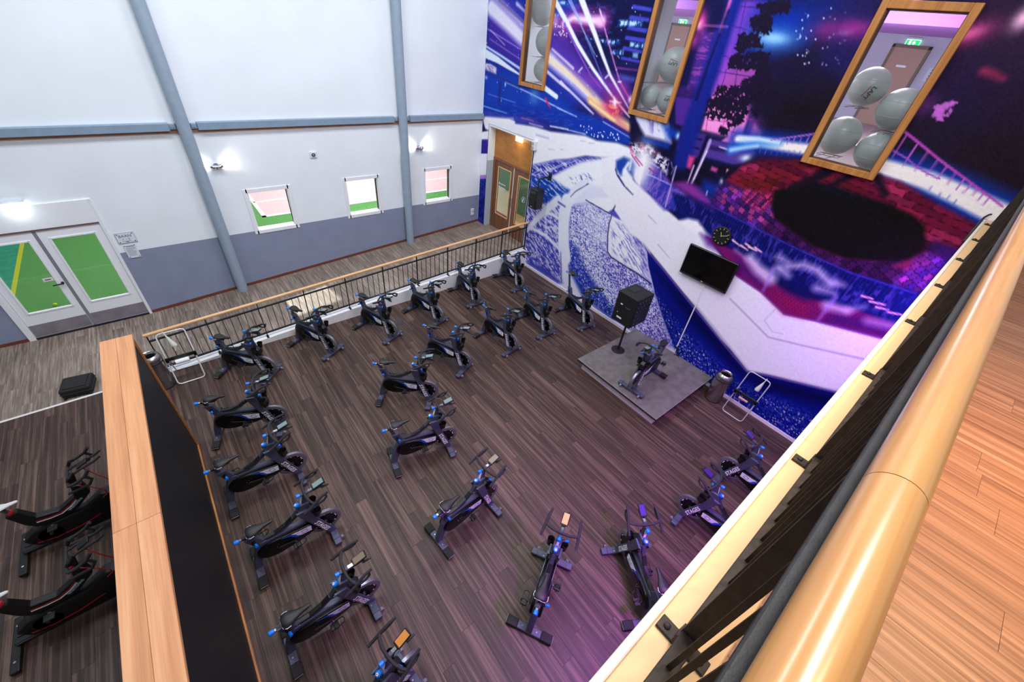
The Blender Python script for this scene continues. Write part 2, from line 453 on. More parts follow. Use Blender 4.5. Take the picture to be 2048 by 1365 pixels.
# ---- gallery slab, curb, floor
SLAB = mat('gallery_white', (244, 238, 228), .5, var=.02, vscale=5)
struct(MB().box(-4, XM, -5, -.003, 4.0, 4.335).obj('wall_gallery_edge', SLAB))
CURB = mat('curb_warm_light_tint', (232, 188, 136), .5, var=.03, vscale=4)  # warm lamplight on the white curb is put into this cream
b = MB().box(-4, XM, -.20, -.022, 4.34, 4.386)
curb = struct(b.obj('trim_3', CURB, None, .004))
MB().box(-4, XM, -.024, .002, 4.33, 4.392).obj('nosing', mat('white_nosing', (232, 220, 206), .5), curb, .006, 2)
s = MB().box(-4, XM, -5, -.2, 4.3, 4.335)
make_floor('floor_gallery', s, (-.6, XM, -1.86, -.20), .1755, 1.24, PLANKB, zf=lambda x, y: 4.335, limit=300, seed=11, g=.0006)

# ---- court hall behind the white wall
CG = mat('green_court', (84, 150, 76), .8, var=.12, vscale=30)
CP = mat('pink_court', (236, 190, 196), .8, var=.06, vscale=20)
CL = mat('court_line_white', (250, 250, 250), .7)
court = struct(MB().box(-12, 22, YL + .16, 34, -.4, -.2).obj('floor_court', CG))
MB().box(2.2, 24, 15.12, 33, -.2, -.196).obj('court_surface', CP, court)
for x0, x1, y0, y1 in ((2.15, 2.27, 15.06, 33), (2.15, 24, 15.06, 15.2), (2.2, 24, 16.5, 16.58), (2.2, 24, 19.3, 19.4), (8.2, 8.3, 16.5, 30)):
    MB().box(x0, x1, y0, y1, -.196, -.19).obj('court_line', CL, court)
MB().box(-12, -3.5, YL + .2, 30, -.2, -.192).obj('side_lane', mat('teal_court', (40, 150, 118), .8, var=.15, vscale=6), court)
MB().box(-3.53, -3.45, YL + .2, 30, -.2, -.188).obj('court_line', mat('yellow_line', (190, 200, 40), .7), court)
struct(MB().box(-12, 22, 34, 34.2, -.4, 7).obj('wall_court_back', mat('court_wall', (196, 200, 204), .8)))
# tennis ball on the court
tb = MB().ball((-2.77, 11.83, -.163), .036, nu=14, nv=10).obj('tennis_ball', mat('tennis_yellow', (214, 226, 50), .85, bump=.3, bscale=400))
tag(tb, 'small yellow tennis ball lying on the green court behind the left door glass', 'ball')

# ---- room behind the mural windows
EXW = mat('lilac_grey_wall', (190, 188, 206), .8, var=.04, vscale=3)
struct(MB().box(18, 18.2, -2, 16, 4.2, 7.2).obj('wall_exercise_room', EXW))
struct(MB().box(XM + .1, 18, -2, 16, 4.1, 4.3).obj('floor_exercise_room', mat('light_room_floor', (176, 160, 150), .5, var=.05)))
struct(MB().box(XM + .1, 18, -2, 16, 7.05, 7.2).obj('ceiling_exercise_room', mat('room_ceiling', (226, 200, 236), .8)))
struct(MB().box(14.2, 18, -2, 16, 6.55, 7.04).obj('ceiling_bulkhead', mat('bulkhead_purple_light_tint', (206, 130, 240), .7)))  # purple light is put into the base colour
struct(MB().box(XM + .1, 12, 9.35, 9.5, 4.2, 7.2).obj('wall_exercise_side', mat('room_white_wall', (222, 226, 230), .8)))
struct(MB().box(XM + .1, 8.5, 5.72, 5.82, 4.2, 7.2).obj('wall_exercise_divider', mat('room_grey_wall', (204, 208, 214), .8)))

# ---- lobby behind the wooden double door
struct(MB().box(7.86, 9.4, 7.9, 11.6, .25, .45).obj('floor_lobby', mat('lobby_floor', (196, 166, 120), .5, var=.15, vscale=5)))
CREAM = mat('lobby_cream', (226, 224, 204), .8); LGREEN = mat('lobby_green', (92, 132, 100), .8)
lb = struct(MB().box(8.6, 8.7, 10.16, 11.6, .3, 4.0).obj('wall_lobby', CREAM))
MB().box(8.59, 8.6, 10.16, 11.6, 1.40, 4.0).obj('painted_band', LGREEN, lb)
MB().box(8.585, 8.6, 10.16, 11.6, .45, .56).obj('skirting', mat('lobby_skirting', (150, 96, 78), .6), lb)
lb = struct(MB().box(9.3, 9.4, 7.9, 11.6, .3, 4.0).obj('wall_lobby_back', CREAM))
MB().box(9.29, 9.3, 10.0, 10.45, .45, 4.0).obj('painted_band', LGREEN, lb)

# ================================================================== columns, beams, railings, doors, windows
# round columns
for x, lab in ((.62, 'round grey steel column between the double door and the first court window'), (5.1, 'round grey steel column between the second and third court windows')):
    z0 = RAMP(x)
    c = thing('steel_column', lab, 'column', (x, YL - .125, z0), group='round wall columns')
    MB().lathe([(.108, 0.0), (.108, 9.4 - z0)], (0, 0, 0), n=28).obj('shaft', COLUMN, c)
    MB().cbox((0, .115, 3.545 - z0), (.34, .02, .10)).obj('bracket', STEELB, c, .004)
# wall beams between the columns
segs = [(-8.8, .40, 'long grey wall beam left of the first column'), (.84, 4.89, 'grey wall beam spanning between the two round columns'), (5.31, 7.60, 'short grey wall beam beside the mural corner')]
for x0, x1, lab in segs:
    b = thing('wall_beam', lab, 'beam', ((x0 + x1) / 2, YL - .05, 3.485), group='grey wall beams')
    h = (x1 - x0) / 2
    MB().box(-h, h, -.06, .049, .0, .135).obj('channel', STEELB, b, .008)
    for sx, on in ((-1, x0 > -5), (1, x1 < 7.5)):
        if not on: continue
        p = MB().box(min(sx * h, sx * (h + .10)), max(sx * h, sx * (h + .10)), -.03, .035, .02, .115).obj('end_plate', STEELB, b, .012, 2)
        MB().cyl((sx * (h + .05), -.03, .068), (sx * (h + .05), -.045, .068), .022, n=10).obj('bolt', STEELB, p)

# court windows
for i, (x0, x1, z0, z1) in enumerate(WIN):
    w = struct(empty('window_%d' % (i + 1), ((x0 + x1) / 2, YL, z0)))
    hw = (x1 - x0) / 2; H = z1 - z0
    b = MB()
    for a, c, e, f in ((-hw - .05, -hw + .035, -.05, H + .05), (hw - .035, hw + .05, -.05, H + .05), (-hw, hw, -.05, .035), (-hw, hw, H - .035, H + .05)): b.box(a, c, -.018, .03, e, f)
    b.obj('window_frame', WFRAME, w, .004)
    b = MB()
    for a, c, e, f in ((-hw + .03, -hw + .05, .03, H - .03), (hw - .05, hw - .03, .03, H - .03), (-hw + .03, hw - .03, .03, .05), (-hw + .03, hw - .03, H - .05, H - .03)): b.box(a, c, .03, .15, e, f)
    b.obj('window_lining', WFRAME, w)
    MB().box(hw - .052, hw - .046, .032, .13, .05, H - .05).obj('seal', BLACKP, w)
    MB().box(-hw + .03, hw - .03, .085, .091, .03, H - .03).obj('pane', PANE, w)

# white double door to the court
dr = struct(empty('door_1', ((DOOR[0] + DOOR[1]) / 2, YL, -.14)))
ox = (DOOR[0] + DOOR[1]) / 2
def dbox(b, x0, x1, y0, y1, z0, z1): return b.box(x0 - ox, x1 - ox, y0, y1, z0 + .14, z1 + .14)
b = MB()
dbox(b, -3.085, -2.985, -.03, .12, -.14, 2.42); dbox(b, -1.215, -1.165, -.03, .12, -.14, 2.42)
dbox(b, -2.985, -1.215, -.03, .02, 1.985, 2.42)
b.obj('door_frame', WFRAME, dr, .006)
dbox(MB(), -2.985, -1.215, -.02, .03, 1.955, 1.985).obj('top_seal', mat('brown_grey_seal', (120, 96, 96), .6), dr)
KICK = mat('kick_plate_steel', (146, 140, 150), .4, .3, var=.15, vscale=5)
for side, (x0, x1, g0, g1) in enumerate(((-2.98, -2.135, -2.86, -2.23), (-2.085, -1.22, -1.96, -1.345))):
    lf = MB()
    for a, c, e, f in ((x0, g0, -.1, 1.95), (g1, x1, -.1, 1.95), (g0, g1, -.1, .425), (g0, g1, 1.79, 1.95)): dbox(lf, a, c, .0, .05, e, f)
    leaf = lf.obj('door_leaf', WFRAME, dr)
    bd = MB()
    for a, c, e, f in ((g0 - .02, g0 + .012, .405, 1.81), (g1 - .012, g1 + .02, .405, 1.81), (g0, g1, .405, .437), (g0, g1, 1.778, 1.81)): dbox(bd, a, c, -.012, .002, e, f)
    bd.obj('glazing_bead', WFRAME, leaf, .003)
    dbox(MB(), g0, g1, .022, .028, .425, 1.79).obj('pane', PANE, leaf)
    dbox(MB(), x0 + .005, x1 - .005, -.006, .0, -.085, .175).obj('kick_plate', KICK, leaf)
    if side == 0:
        h = MB(); h.cyl((-2.165 - ox, -.005, .93 + .14), (-2.165 - ox, -.05, .93 + .14), .022, n=12)
        h.tube([(-2.165 - ox, -.05, 1.07), (-2.20 - ox, -.062, 1.068), (-2.30 - ox, -.062, 1.065)], .012, 8)
        h.obj('lever_handle', BLACKP, leaf)
        dbox(MB(), -2.39, -2.25, -.004, .0, 1.0, 1.07).obj('notice', mat('paper_white', (225, 222, 226), .6), leaf)
        dbox(MB(), -2.36, -2.28, -.0055, -.004, 1.028, 1.042).obj('notice_print', BLACKP, leaf)
dbox(MB(), -2.132, -2.088, -.004, .05, -.1, 1.955).obj('meeting_stile', mat('grey_stile', (128, 132, 142), .5), dr)
dbox(MB(), -2.985, -1.215, -.03, .1, -.14, -.10).obj('threshold', mat('dark_threshold', (50, 50, 58), .4, .5), dr)

# signs right of the door
SIGNW = mat('sign_white', (226, 230, 240), .35)
SIGNB = mat('sign_print', (70, 78, 98), .6)
sg = thing('court_sign', 'white acrylic sign reading BAAN 1 - 3 beside the white double door', 'sign', (-.96, YL, 1.61))
MB().box(-.145, .145, -.018, -.010, -.105, .105).obj('plate', SIGNW, sg, .003)
b = MB()
for a, c, e, f in ((-.143, .143, -.105, -.101), (-.143, .143, .101, .105), (-.145, -.141, -.105, .105), (.141, .145, -.105, .105)): b.box(a, c, -.0195, -.018, e, f)
b.obj('printed_border', SIGNB, sg)
for sx in (-1, 1):
    for sz in (-1, 1): MB().cyl((sx * .115, .0, sz * .08), (sx * .115, -.024, sz * .08), .009, n=8).obj('standoff', mat('dark_standoff', (50, 50, 60), .3, .8), sg)
text('lettering', 'BAAN', .075, (-.005, -.0195, .035), (1, 0, 0), (0, 0, 1), SIGNB, sg)
for tx, dx in (('1', -.045), ('-', .0), ('3', .045)): text('lettering', tx, .06, (-.005 + dx, -.0195, -.03), (1, 0, 0), (0, 0, 1), SIGNB, sg)
MB().box(-.075, .065, -.0195, -.018, -.068, -.064).obj('printed_rule', SIGNB, sg)
MB().box(-.028, .022, -.0195, -.018, -.088, -.076).obj('printed_mark', SIGNB, sg)
sg = thing('rules_sign', 'smaller white notice with lines of text below the BAAN sign', 'sign', (-.97, YL, 1.325))
MB().box(-.098, .098, -.018, -.010, -.145, .145).obj('plate', SIGNW, sg, .003)
b = MB(); rr = random.Random(2)
b.box(-.06, .06, -.0195, -.018, .095, .115)
for k in range(10):
    z = .07 - k * .018; l = .10 + rr.random() * .05
    b.box(-.075, -.075 + l, -.0195, -.018, z - .003, z + .003)
b.obj('printed_lines', mat('sign_print_light', (132, 138, 158), .6), sg)
for sx in (-1, 1):
    for sz in (-1, 1): MB().cyl((sx * .075, .0, sz * .12), (sx * .075, -.024, sz * .12), .008, n=8).obj('standoff', mat('dark_standoff', (50, 50, 60), .3, .8), sg)

# emergency exit lamps
def exit_lamp(name, lab, loc, rz, w, glow, strength, arrow=True):
    e = thing(name, lab, 'exit sign', loc, rz)
    MB().box(-w / 2, w / 2, -.07, 0, .055, .10).obj('housing', mat('exit_housing', (214, 222, 230), .4), e, .006)
    MB().box(-w / 2 + .01, w / 2 - .01, -.045, -.03, -.10, .055).obj('sign_panel', mat('exit_glow_' + name, glow[0], .4, emit=(glow[0], strength)), e)
    b = MB()
    b.box(-w / 2 + .02, w / 2 - .02, -.0475, -.0455, -.085, .04)
    b.obj('green_field', mat('exit_green_' + name, glow[1], .5, emit=(glow[1], strength * .6)), e)
    b = MB(); y0, y1 = -.0495, -.0476
    for q in ([(-.03, .0), (.0, .012), (.0, .03), (.04, -.005 - .02), (.0, -.07), (.0, -.05), (-.03, -.05)],):
        b.prism([(x + .03, z) for x, z in q], 'y', y0, y1)
    b.box(-.09, -.04, y0, y1, -.07, .03)
    b.obj('pictogram', mat('exit_white_' + name, (250, 255, 250), .5, emit=((250, 255, 250), strength)), e)
    return e
exit_lamp('exit_lamp', 'glowing green and white exit lamp above the white double door', (-2.12, YL, 2.43), 0, .29, ((236, 255, 250), (150, 235, 200)), 3)
exit_lamp('exit_sign', 'lit exit lamp on the orange panel above the wooden door', (7.83, 8.98, 3.30), -PI / 2, .30, ((255, 250, 215), (240, 240, 190)), 4)
l = bpy.data.lights.new('exit_lamp_glow', 'POINT'); l.energy = 2.2; l.color = (.85, 1, .97); l.shadow_soft_size = .1
o = bpy.data.objects.new('exit_lamp_glow', l); COL.objects.link(o); o.location = (-2.12, YL - .12, 2.36)
l = bpy.data.lights.new('exit_sign_glow', 'POINT'); l.energy = 3; l.color = (1, .85, .5); l.shadow_soft_size = .08
o = bpy.data.objects.new('exit_sign_glow', l); COL.objects.link(o); o.location = (7.68, 8.98, 3.27)

# wall spotlights
def spotlight(lab, x, z):
    e = thing('wall_spotlight', lab, 'spotlight', (x, YL, z), group='twin wall spotlights')
    MB().lathe([(.055, 0), (.055, .03), (.02, .035)], (0, 0, 0), (0, -1, 0), 18).obj('wall_plate', CHROME, e)
    MB().tube([(-.06, -.07, 0), (.06, -.07, 0)], .009, 8).obj('arm', CHROME, e)
    MB().cyl((0, -.03, 0), (0, -.07, 0), .010, n=8).obj('stem', CHROME, e)
    for sx in (-1, 1):
        d = Vector((sx * .75, .45, .25)).normalized()
        p = Vector((sx * .065, -.075, 0))
        h = MB().lathe([(.02, -.05), (.038, -.03), (.042, .035), (.036, .035), (.03, .0)], p, d, 16).obj('lamp_head', CHROME, e)
        MB().lathe([(.0001, .028), (.034, .03), (.0001, .036)], p, d, 14).obj('bulb', mat('spot_bulb', (255, 250, 235), .4, emit=((255, 248, 228), 40)), h)
        l = bpy.data.lights.new('spot_glow', 'SPOT'); l.energy = 9; l.color = (1, .96, .86); l.spot_size = 2.0; l.spot_blend = .6; l.shadow_soft_size = .03
        o = bpy.data.objects.new('spot_glow', l); COL.objects.link(o); o.location = Vector((x, YL, z)) + p + d * .05
        o.rotation_euler = d.to_track_quat('-Z', 'Y').to_euler()
spotlight('chrome twin wall spotlight right of the first grey column', .93, 2.80)
spotlight('bright twin wall spotlight right of the second grey column', 5.56, 2.85)
# square call point / sounder, sockets
e = thing('wall_sounder', 'small square white sounder between the two columns above the windows', 'alarm', (2.86, YL, 2.87))
MB().box(-.075, .075, -.03, 0, -.065, .065).obj('housing', mat('sounder_white', (226, 230, 236), .4), e, .008, 2)
MB().lathe([(.048, .0), (.048, .006), (.036, .008), (.036, .0)], (0, -.03, 0), (0, -1, 0), 20).obj('ring', mat('sounder_grey', (170, 176, 186), .4), e)
MB().ball((0, -.032, 0), .018, (1, .5, 1), 12, 8).obj('button', mat('sounder_grey', (170, 176, 186), .4), e)
e = thing('wall_switch', 'small white switch and socket pair low beside the mural corner', 'switch', (7.38, YL, .70))
for z0, z1 in ((.0, .085), (.105, .215)):
    p = MB().box(-.055, .055, -.035, 0, z0, z1).obj('cover', mat('socket_white', (222, 228, 234), .4), e, .006)
    MB().box(-.035, .035, -.040, -.034, z0 + .02, z1 - .02).obj('rocker', mat('socket_white2', (200, 210, 218), .4), p, .003)

# ---- ramp railing
N = 10; X0, DX = -1.13, .868
rt = thing('ramp_railing', 'black steel railing with pale wooden handrail along the ramp', 'railing', (X0, 8.0, PTOP(X0)))
RZ = lambda x: .885 + .0565 * x
def bar(b, xa, xb, za, zb, y0, y1, t):
    b.add([(x - X0, y, z + d - PTOP(X0)) for x, z in ((xa, za), (xb, zb)) for y in (y0, y1) for d in (0, t)], [(0, 1, 3, 2), (4, 6, 7, 5), (0, 4, 5, 1), (2, 3, 7, 6), (0, 2, 6, 4), (1, 5, 7, 3)])
    return b
XE = X0 + N * DX
bar(MB(), X0 - .04, XE + .05, RZ(X0 - .04), RZ(XE + .05), -.03, .03, .045).obj('wooden_handrail', RAILWOOD, rt, .014, 3)
bar(MB(), X0, XE, RZ(X0) - .125, RZ(XE) - .125, -.018, .018, .022).obj('top_rail', BLACKM, rt)
BZ = lambda x: PTOP(x) + .012 + .075
bar(MB(), X0, XE, BZ(X0), BZ(XE), -.018, .018, .022).obj('bottom_rail', BLACKM, rt)
for i in range(N + 1):
    x = X0 + i * DX; h0 = PTOP(x) + .012 - PTOP(X0); h1 = RZ(x) - PTOP(X0)
    p = MB().box(x - X0 - .007, x - X0 + .007, -.02, .02, h0, h1).obj('post', BLACKM, rt)
    f = MB().box(x - X0 - .022, x - X0 + .022, -.078, .04, h0 - .004, h0 + .010).obj('base_plate', BLACKM, p, .003)
    if i < N:
        for k in range(1, 7):
            xx = x + DX * k / 7; a0 = BZ(xx) - PTOP(X0) + .01; a1 = RZ(xx) - .115 - PTOP(X0)
            MB().box(xx - X0 - .005, xx - X0 + .005, -.006, .006, a0, a1).obj('baluster', BLACKM, rt)

# ---- gallery railing
RUST = mat('weathered_black_steel', (52, 42, 36), .6, .3, var=.35, vscale=40, bump=.1, bscale=200)
DARKRAIL = mat('dark_rail_paint', (40, 40, 44), .6, .1, var=.25, vscale=60, bump=.1, bscale=300)
gr = thing('gallery_railing', 'round varnished handrail on black flat-bar railing along the gallery edge', 'railing', (0, -.105, 4.386))
Z0 = 4.386
b0, b1 = -1.6, XM
joints = [b0, .555, 4.2, b1]
for i in range(3):
    MB().cyl((joints[i] + .0008, -.003, 5.30 - Z0), (joints[i + 1] - .0008, -.003, 5.30 - Z0), .031, n=40).obj('handrail_length', ROUNDRAIL, gr)
MB().box(b0, b1, -.022, .034, 5.245 - Z0, 5.257 - Z0).obj('top_flat_bar', DARKRAIL, gr, .002)
MB().box(b0, b1, -.022, .022, .06, .072).obj('base_flat_bar', RUST, gr, .002)
posts = [-1.25, -.28, .695, 1.672, 2.63, 3.58, 4.53, 5.48, 6.42, 7.36]
for i, x in enumerate(posts):
    p = MB().box(x - .006, x + .006, -.024, .024, 0, .868).obj('post', RUST, gr, .001)
    MB().box(x - .05, x + .05, -.014, .014, .868, .8725).obj('saddle_plate', RUST, p)
    for sy in (1, -1):
        pl = MB().box(x - .022, x + .022, min(sy * .022, sy * .075), max(sy * .022, sy * .075), .0, .012).obj('fixing_plate', RUST, p, .002)
        MB().box(x - .022, x + .022, min(sy * .018, sy * .026), max(sy * .018, sy * .026), .0, .062).obj('fixing_upright', RUST, p)
        MB().lathe([(.010, 0), (.010, .005), (.006, .009), (.0001, .010)], (x, sy * .052, .012), (0, 0, 1), 10).obj('bolt', RUST, p)
    if i + 1 < len(posts):
        nx = posts[i + 1]; k = 9
        for j in range(1, k):
            xx = x + (nx - x) * j / k
            MB().box(xx - .003, xx + .003, -.008, .005, .072, .859).obj('baluster', RUST, gr)
# black conduit at the gallery end
cb = MB().tube([(6.35, .016, 4.36), (7.0, .016, 4.365), (7.40, .018, 4.385), (7.50, .014, 4.43), (7.56, -.005, 4.46), (7.59, -.02, 4.465)], .011, 8).obj('conduit', BLACKP)
tag(cb, 'thin black conduit curling around the far end of the gallery curb', 'cable')

# ---- wooden double door in the mural wall
d2 = struct(empty('door_2', (7.85, 9.2, .45)))
Y = 9.2; Zb = .45
def d2b(b, x0, x1, y0, y1, z0, z1): return b.box(x0 - 7.85, x1 - 7.85, y0 - Y, y1 - Y, z0 - Zb, z1 - Zb)
d2b(MB(), XM, 7.87, 10.085, 10.125, 2.45, 3.41).obj('jamb_upper', WHITE, d2)
d2b(MB(), XM, 7.87, 10.085, 10.125, .40, 2.45).obj('jamb_lower', mat('jamb_grey', (176, 188, 204), .6), d2)
d2b(MB(), XM, 7.87, 8.15, 8.2, .40, 3.41).obj('jamb_right', WHITE, d2)
d2b(MB(), XM, 7.87, 8.2, 10.09, 3.37, 3.42).obj('head_lining', WHITE, d2)
d2b(MB(), 7.84, 7.87, 8.2, 10.085, 2.55, 3.37).obj('overpanel', PLYWOOD, d2)
FRW = wood('door_frame_wood', (104, 60, 34), (136, 84, 52), (158, 104, 68), 2, 14, .6, .5, 110, .3)
b = MB(); d2b(b, 7.82, 7.88, 9.99, 10.085, .45, 2.55); d2b(b, 7.82, 7.88, 8.2, 9.99, 2.49, 2.55); d2b(b, 7.82, 7.88, 8.2, 8.26, .45, 2.49)
b.obj('door_frame', FRW, d2, .004)
for side, (y0, y1, g0, g1) in enumerate(((9.13, 9.985, 9.24, 9.83), (8.265, 9.09, 8.40, 8.89))):
    lf = MB()
    for a, c, e, f in ((y0, g0, .46, 2.485), (g1, y1, .46, 2.485), (g0, g1, .46, .93), (g0, g1, 2.33, 2.485)): d2b(lf, 7.84, 7.88, a, c, e, f)
    leaf = lf.obj('door_leaf', DOORWOOD, d2)
    bd = MB()
    for a, c, e, f in ((g0 - .015, g0 + .012, .915, 2.345), (g1 - .012, g1 + .015, .915, 2.345), (g0, g1, .915, .942), (g0, g1, 2.318, 2.345)): d2b(bd, 7.83, 7.845, a, c, e, f)
    bd.obj('glazing_bead', RAILWOOD, leaf, .002)
    d2b(MB(), 7.858, 7.862, g0, g1, .93, 2.33).obj('pane', PANE, leaf)
    h = MB()
    hy = y0 + .045 if side == 0 else y1 - .02
    d2h = lambda z: z - Zb
    h.tube([(-.01, hy - Y, d2h(1.62)), (-.05, hy - Y, d2h(1.62)), (-.05, hy - Y, d2h(1.36)), (-.01, hy - Y, d2h(1.36))], .008, 8)
    h.obj('pull_handle', CHROME, leaf)
d2b(MB(), 7.835, 7.88, 9.092, 9.128, .46, 2.49).obj('meeting_stile', mat('pale_stile', (214, 204, 196), .5), d2)
for k in range(2):   # frosted print on the glass: two icon lines, and a round emblem on the right leaf
    z = 1.87 - .10 * k - Zb
    MB().lathe([(.0001, 0), (.032, 0), (.032, .002), (.0001, .002)], (.002, 9.76 - Y, z), (-1, 0, 0), 14).obj('glass_print', SIGNW, d2)
    MB().box(.0, .002, 9.46 - Y, 9.71 - Y, z - .012, z + .012).obj('glass_print', SIGNW, d2)
MB().lathe([(.070, 0), (.080, 0), (.080, .002), (.070, .002)], (.002, 8.60 - Y, 1.74 - Zb), (-1, 0, 0), 24, True).obj('glass_emblem', SIGNW, d2)
MB().prism([(8.66 - Y, 1.66 - Zb), (8.63 - Y, 1.66 - Zb), (8.58 - Y, 1.76 - Zb), (8.61 - Y, 1.79 - Zb)], 'x', .0, .002).obj('glass_emblem', SIGNW, d2)
# fine grey corner profile on the strip of wall left of the door
struct(MB().box(XM - .006, XM + .02, 10.12, 10.13, .45, 3.42).obj('trim_4', mat('dark_profile', (84, 88, 96), .4)))

# ---- wood-framed windows in the mural
for i, (y0, y1, z0, z1) in enumerate(MW):
    w = struct(empty('window_%d' % (i + 4), (XM, (y0 + y1) / 2, z0)))
    hw = (y1 - y0) / 2; H = z1 - z0
    f = .075
    for a, c, e, g in ((-hw - f, -hw + .01, -f, H + f), (hw - .01, hw + f, -f, H + f), (-hw + .01, hw - .01, -f, .01), (-hw + .01, hw - .01, H - .01, H + f)):
        MB().box(-.05, .02, a, c, e, g).obj('frame_board', FRAMEWOOD, w, .006)
    b = MB()
    for a, c, e, g in ((-hw + .008, -hw + .022, .01, H - .01), (hw - .022, hw - .008, .01, H - .01), (-hw + .01, hw - .01, .008, .022), (-hw + .01, hw - .01, H - .022, H - .008)): b.box(-.02, .09, a, c, e, g)
    b.obj('window_lining', mat('dark_lining', (92, 60, 36), .5), w)
    MB().box(.012, .018, -hw + .01, hw - .01, .01, H - .01).obj('pane', PANEB, w)

# ================================================================== studio bikes
SLATE = mat('slate_bike_paint', (76, 80, 101), .45, .15, var=.06, vscale=15)
SLATE2 = mat('slate_bike_paint_dark', (60, 63, 80), .45, .15)
GLOSSB = mat('gloss_black', (8, 8, 10), .32, spec=.3)
BLUEK = mat('blue_knob', (10, 128, 245), .35)
RIMM = mat('flywheel_rim', (146, 144, 156), .32, .7, var=.05)
DECW = mat('decal_white', (240, 247, 255), .4)
DECB = mat('decal_blue', (24, 84, 200), .4)
LETW = mat('letter_white', (255, 255, 255), .45)
GRIP = mat('handlebar_grip', (44, 42, 46), .8, bump=.2, bscale=250)
SADB = mat('saddle_black', (28, 27, 30), .5)
SADT = mat('saddle_trim', (196, 194, 200), .4)
SCREEN = mat('console_screen', (122, 146, 146), .3, spec=.5)

def rot_poly(c, ang, pts):
    ca, sa = math.cos(ang), math.sin(ang)
    return [(c[0] + x * ca - z * sa, c[1] + x * sa + z * ca) for x, z in pts]
def ribbon(pts, h):
    """flat band of height h along a path in x-z"""
    up, lo = [], []
    for i, (x, z) in enumerate(pts):
        a = pts[max(i - 1, 0)]; c = pts[min(i + 1, len(pts) - 1)]
        d = math.hypot(c[0] - a[0], c[1] - a[1]); nx, nz = -(c[1] - a[1]) / d, (c[0] - a[0]) / d
        hh = h[i] if isinstance(h, (list, tuple)) else h
        up.append((x + nx * hh / 2, z + nz * hh / 2)); lo.append((x - nx * hh / 2, z - nz * hh / 2))
    return up + lo[::-1]

STAGES_TXT = text_mesh('STAGES', .086, .0008, shear=.18, bold=.0022, spacing=1.05)

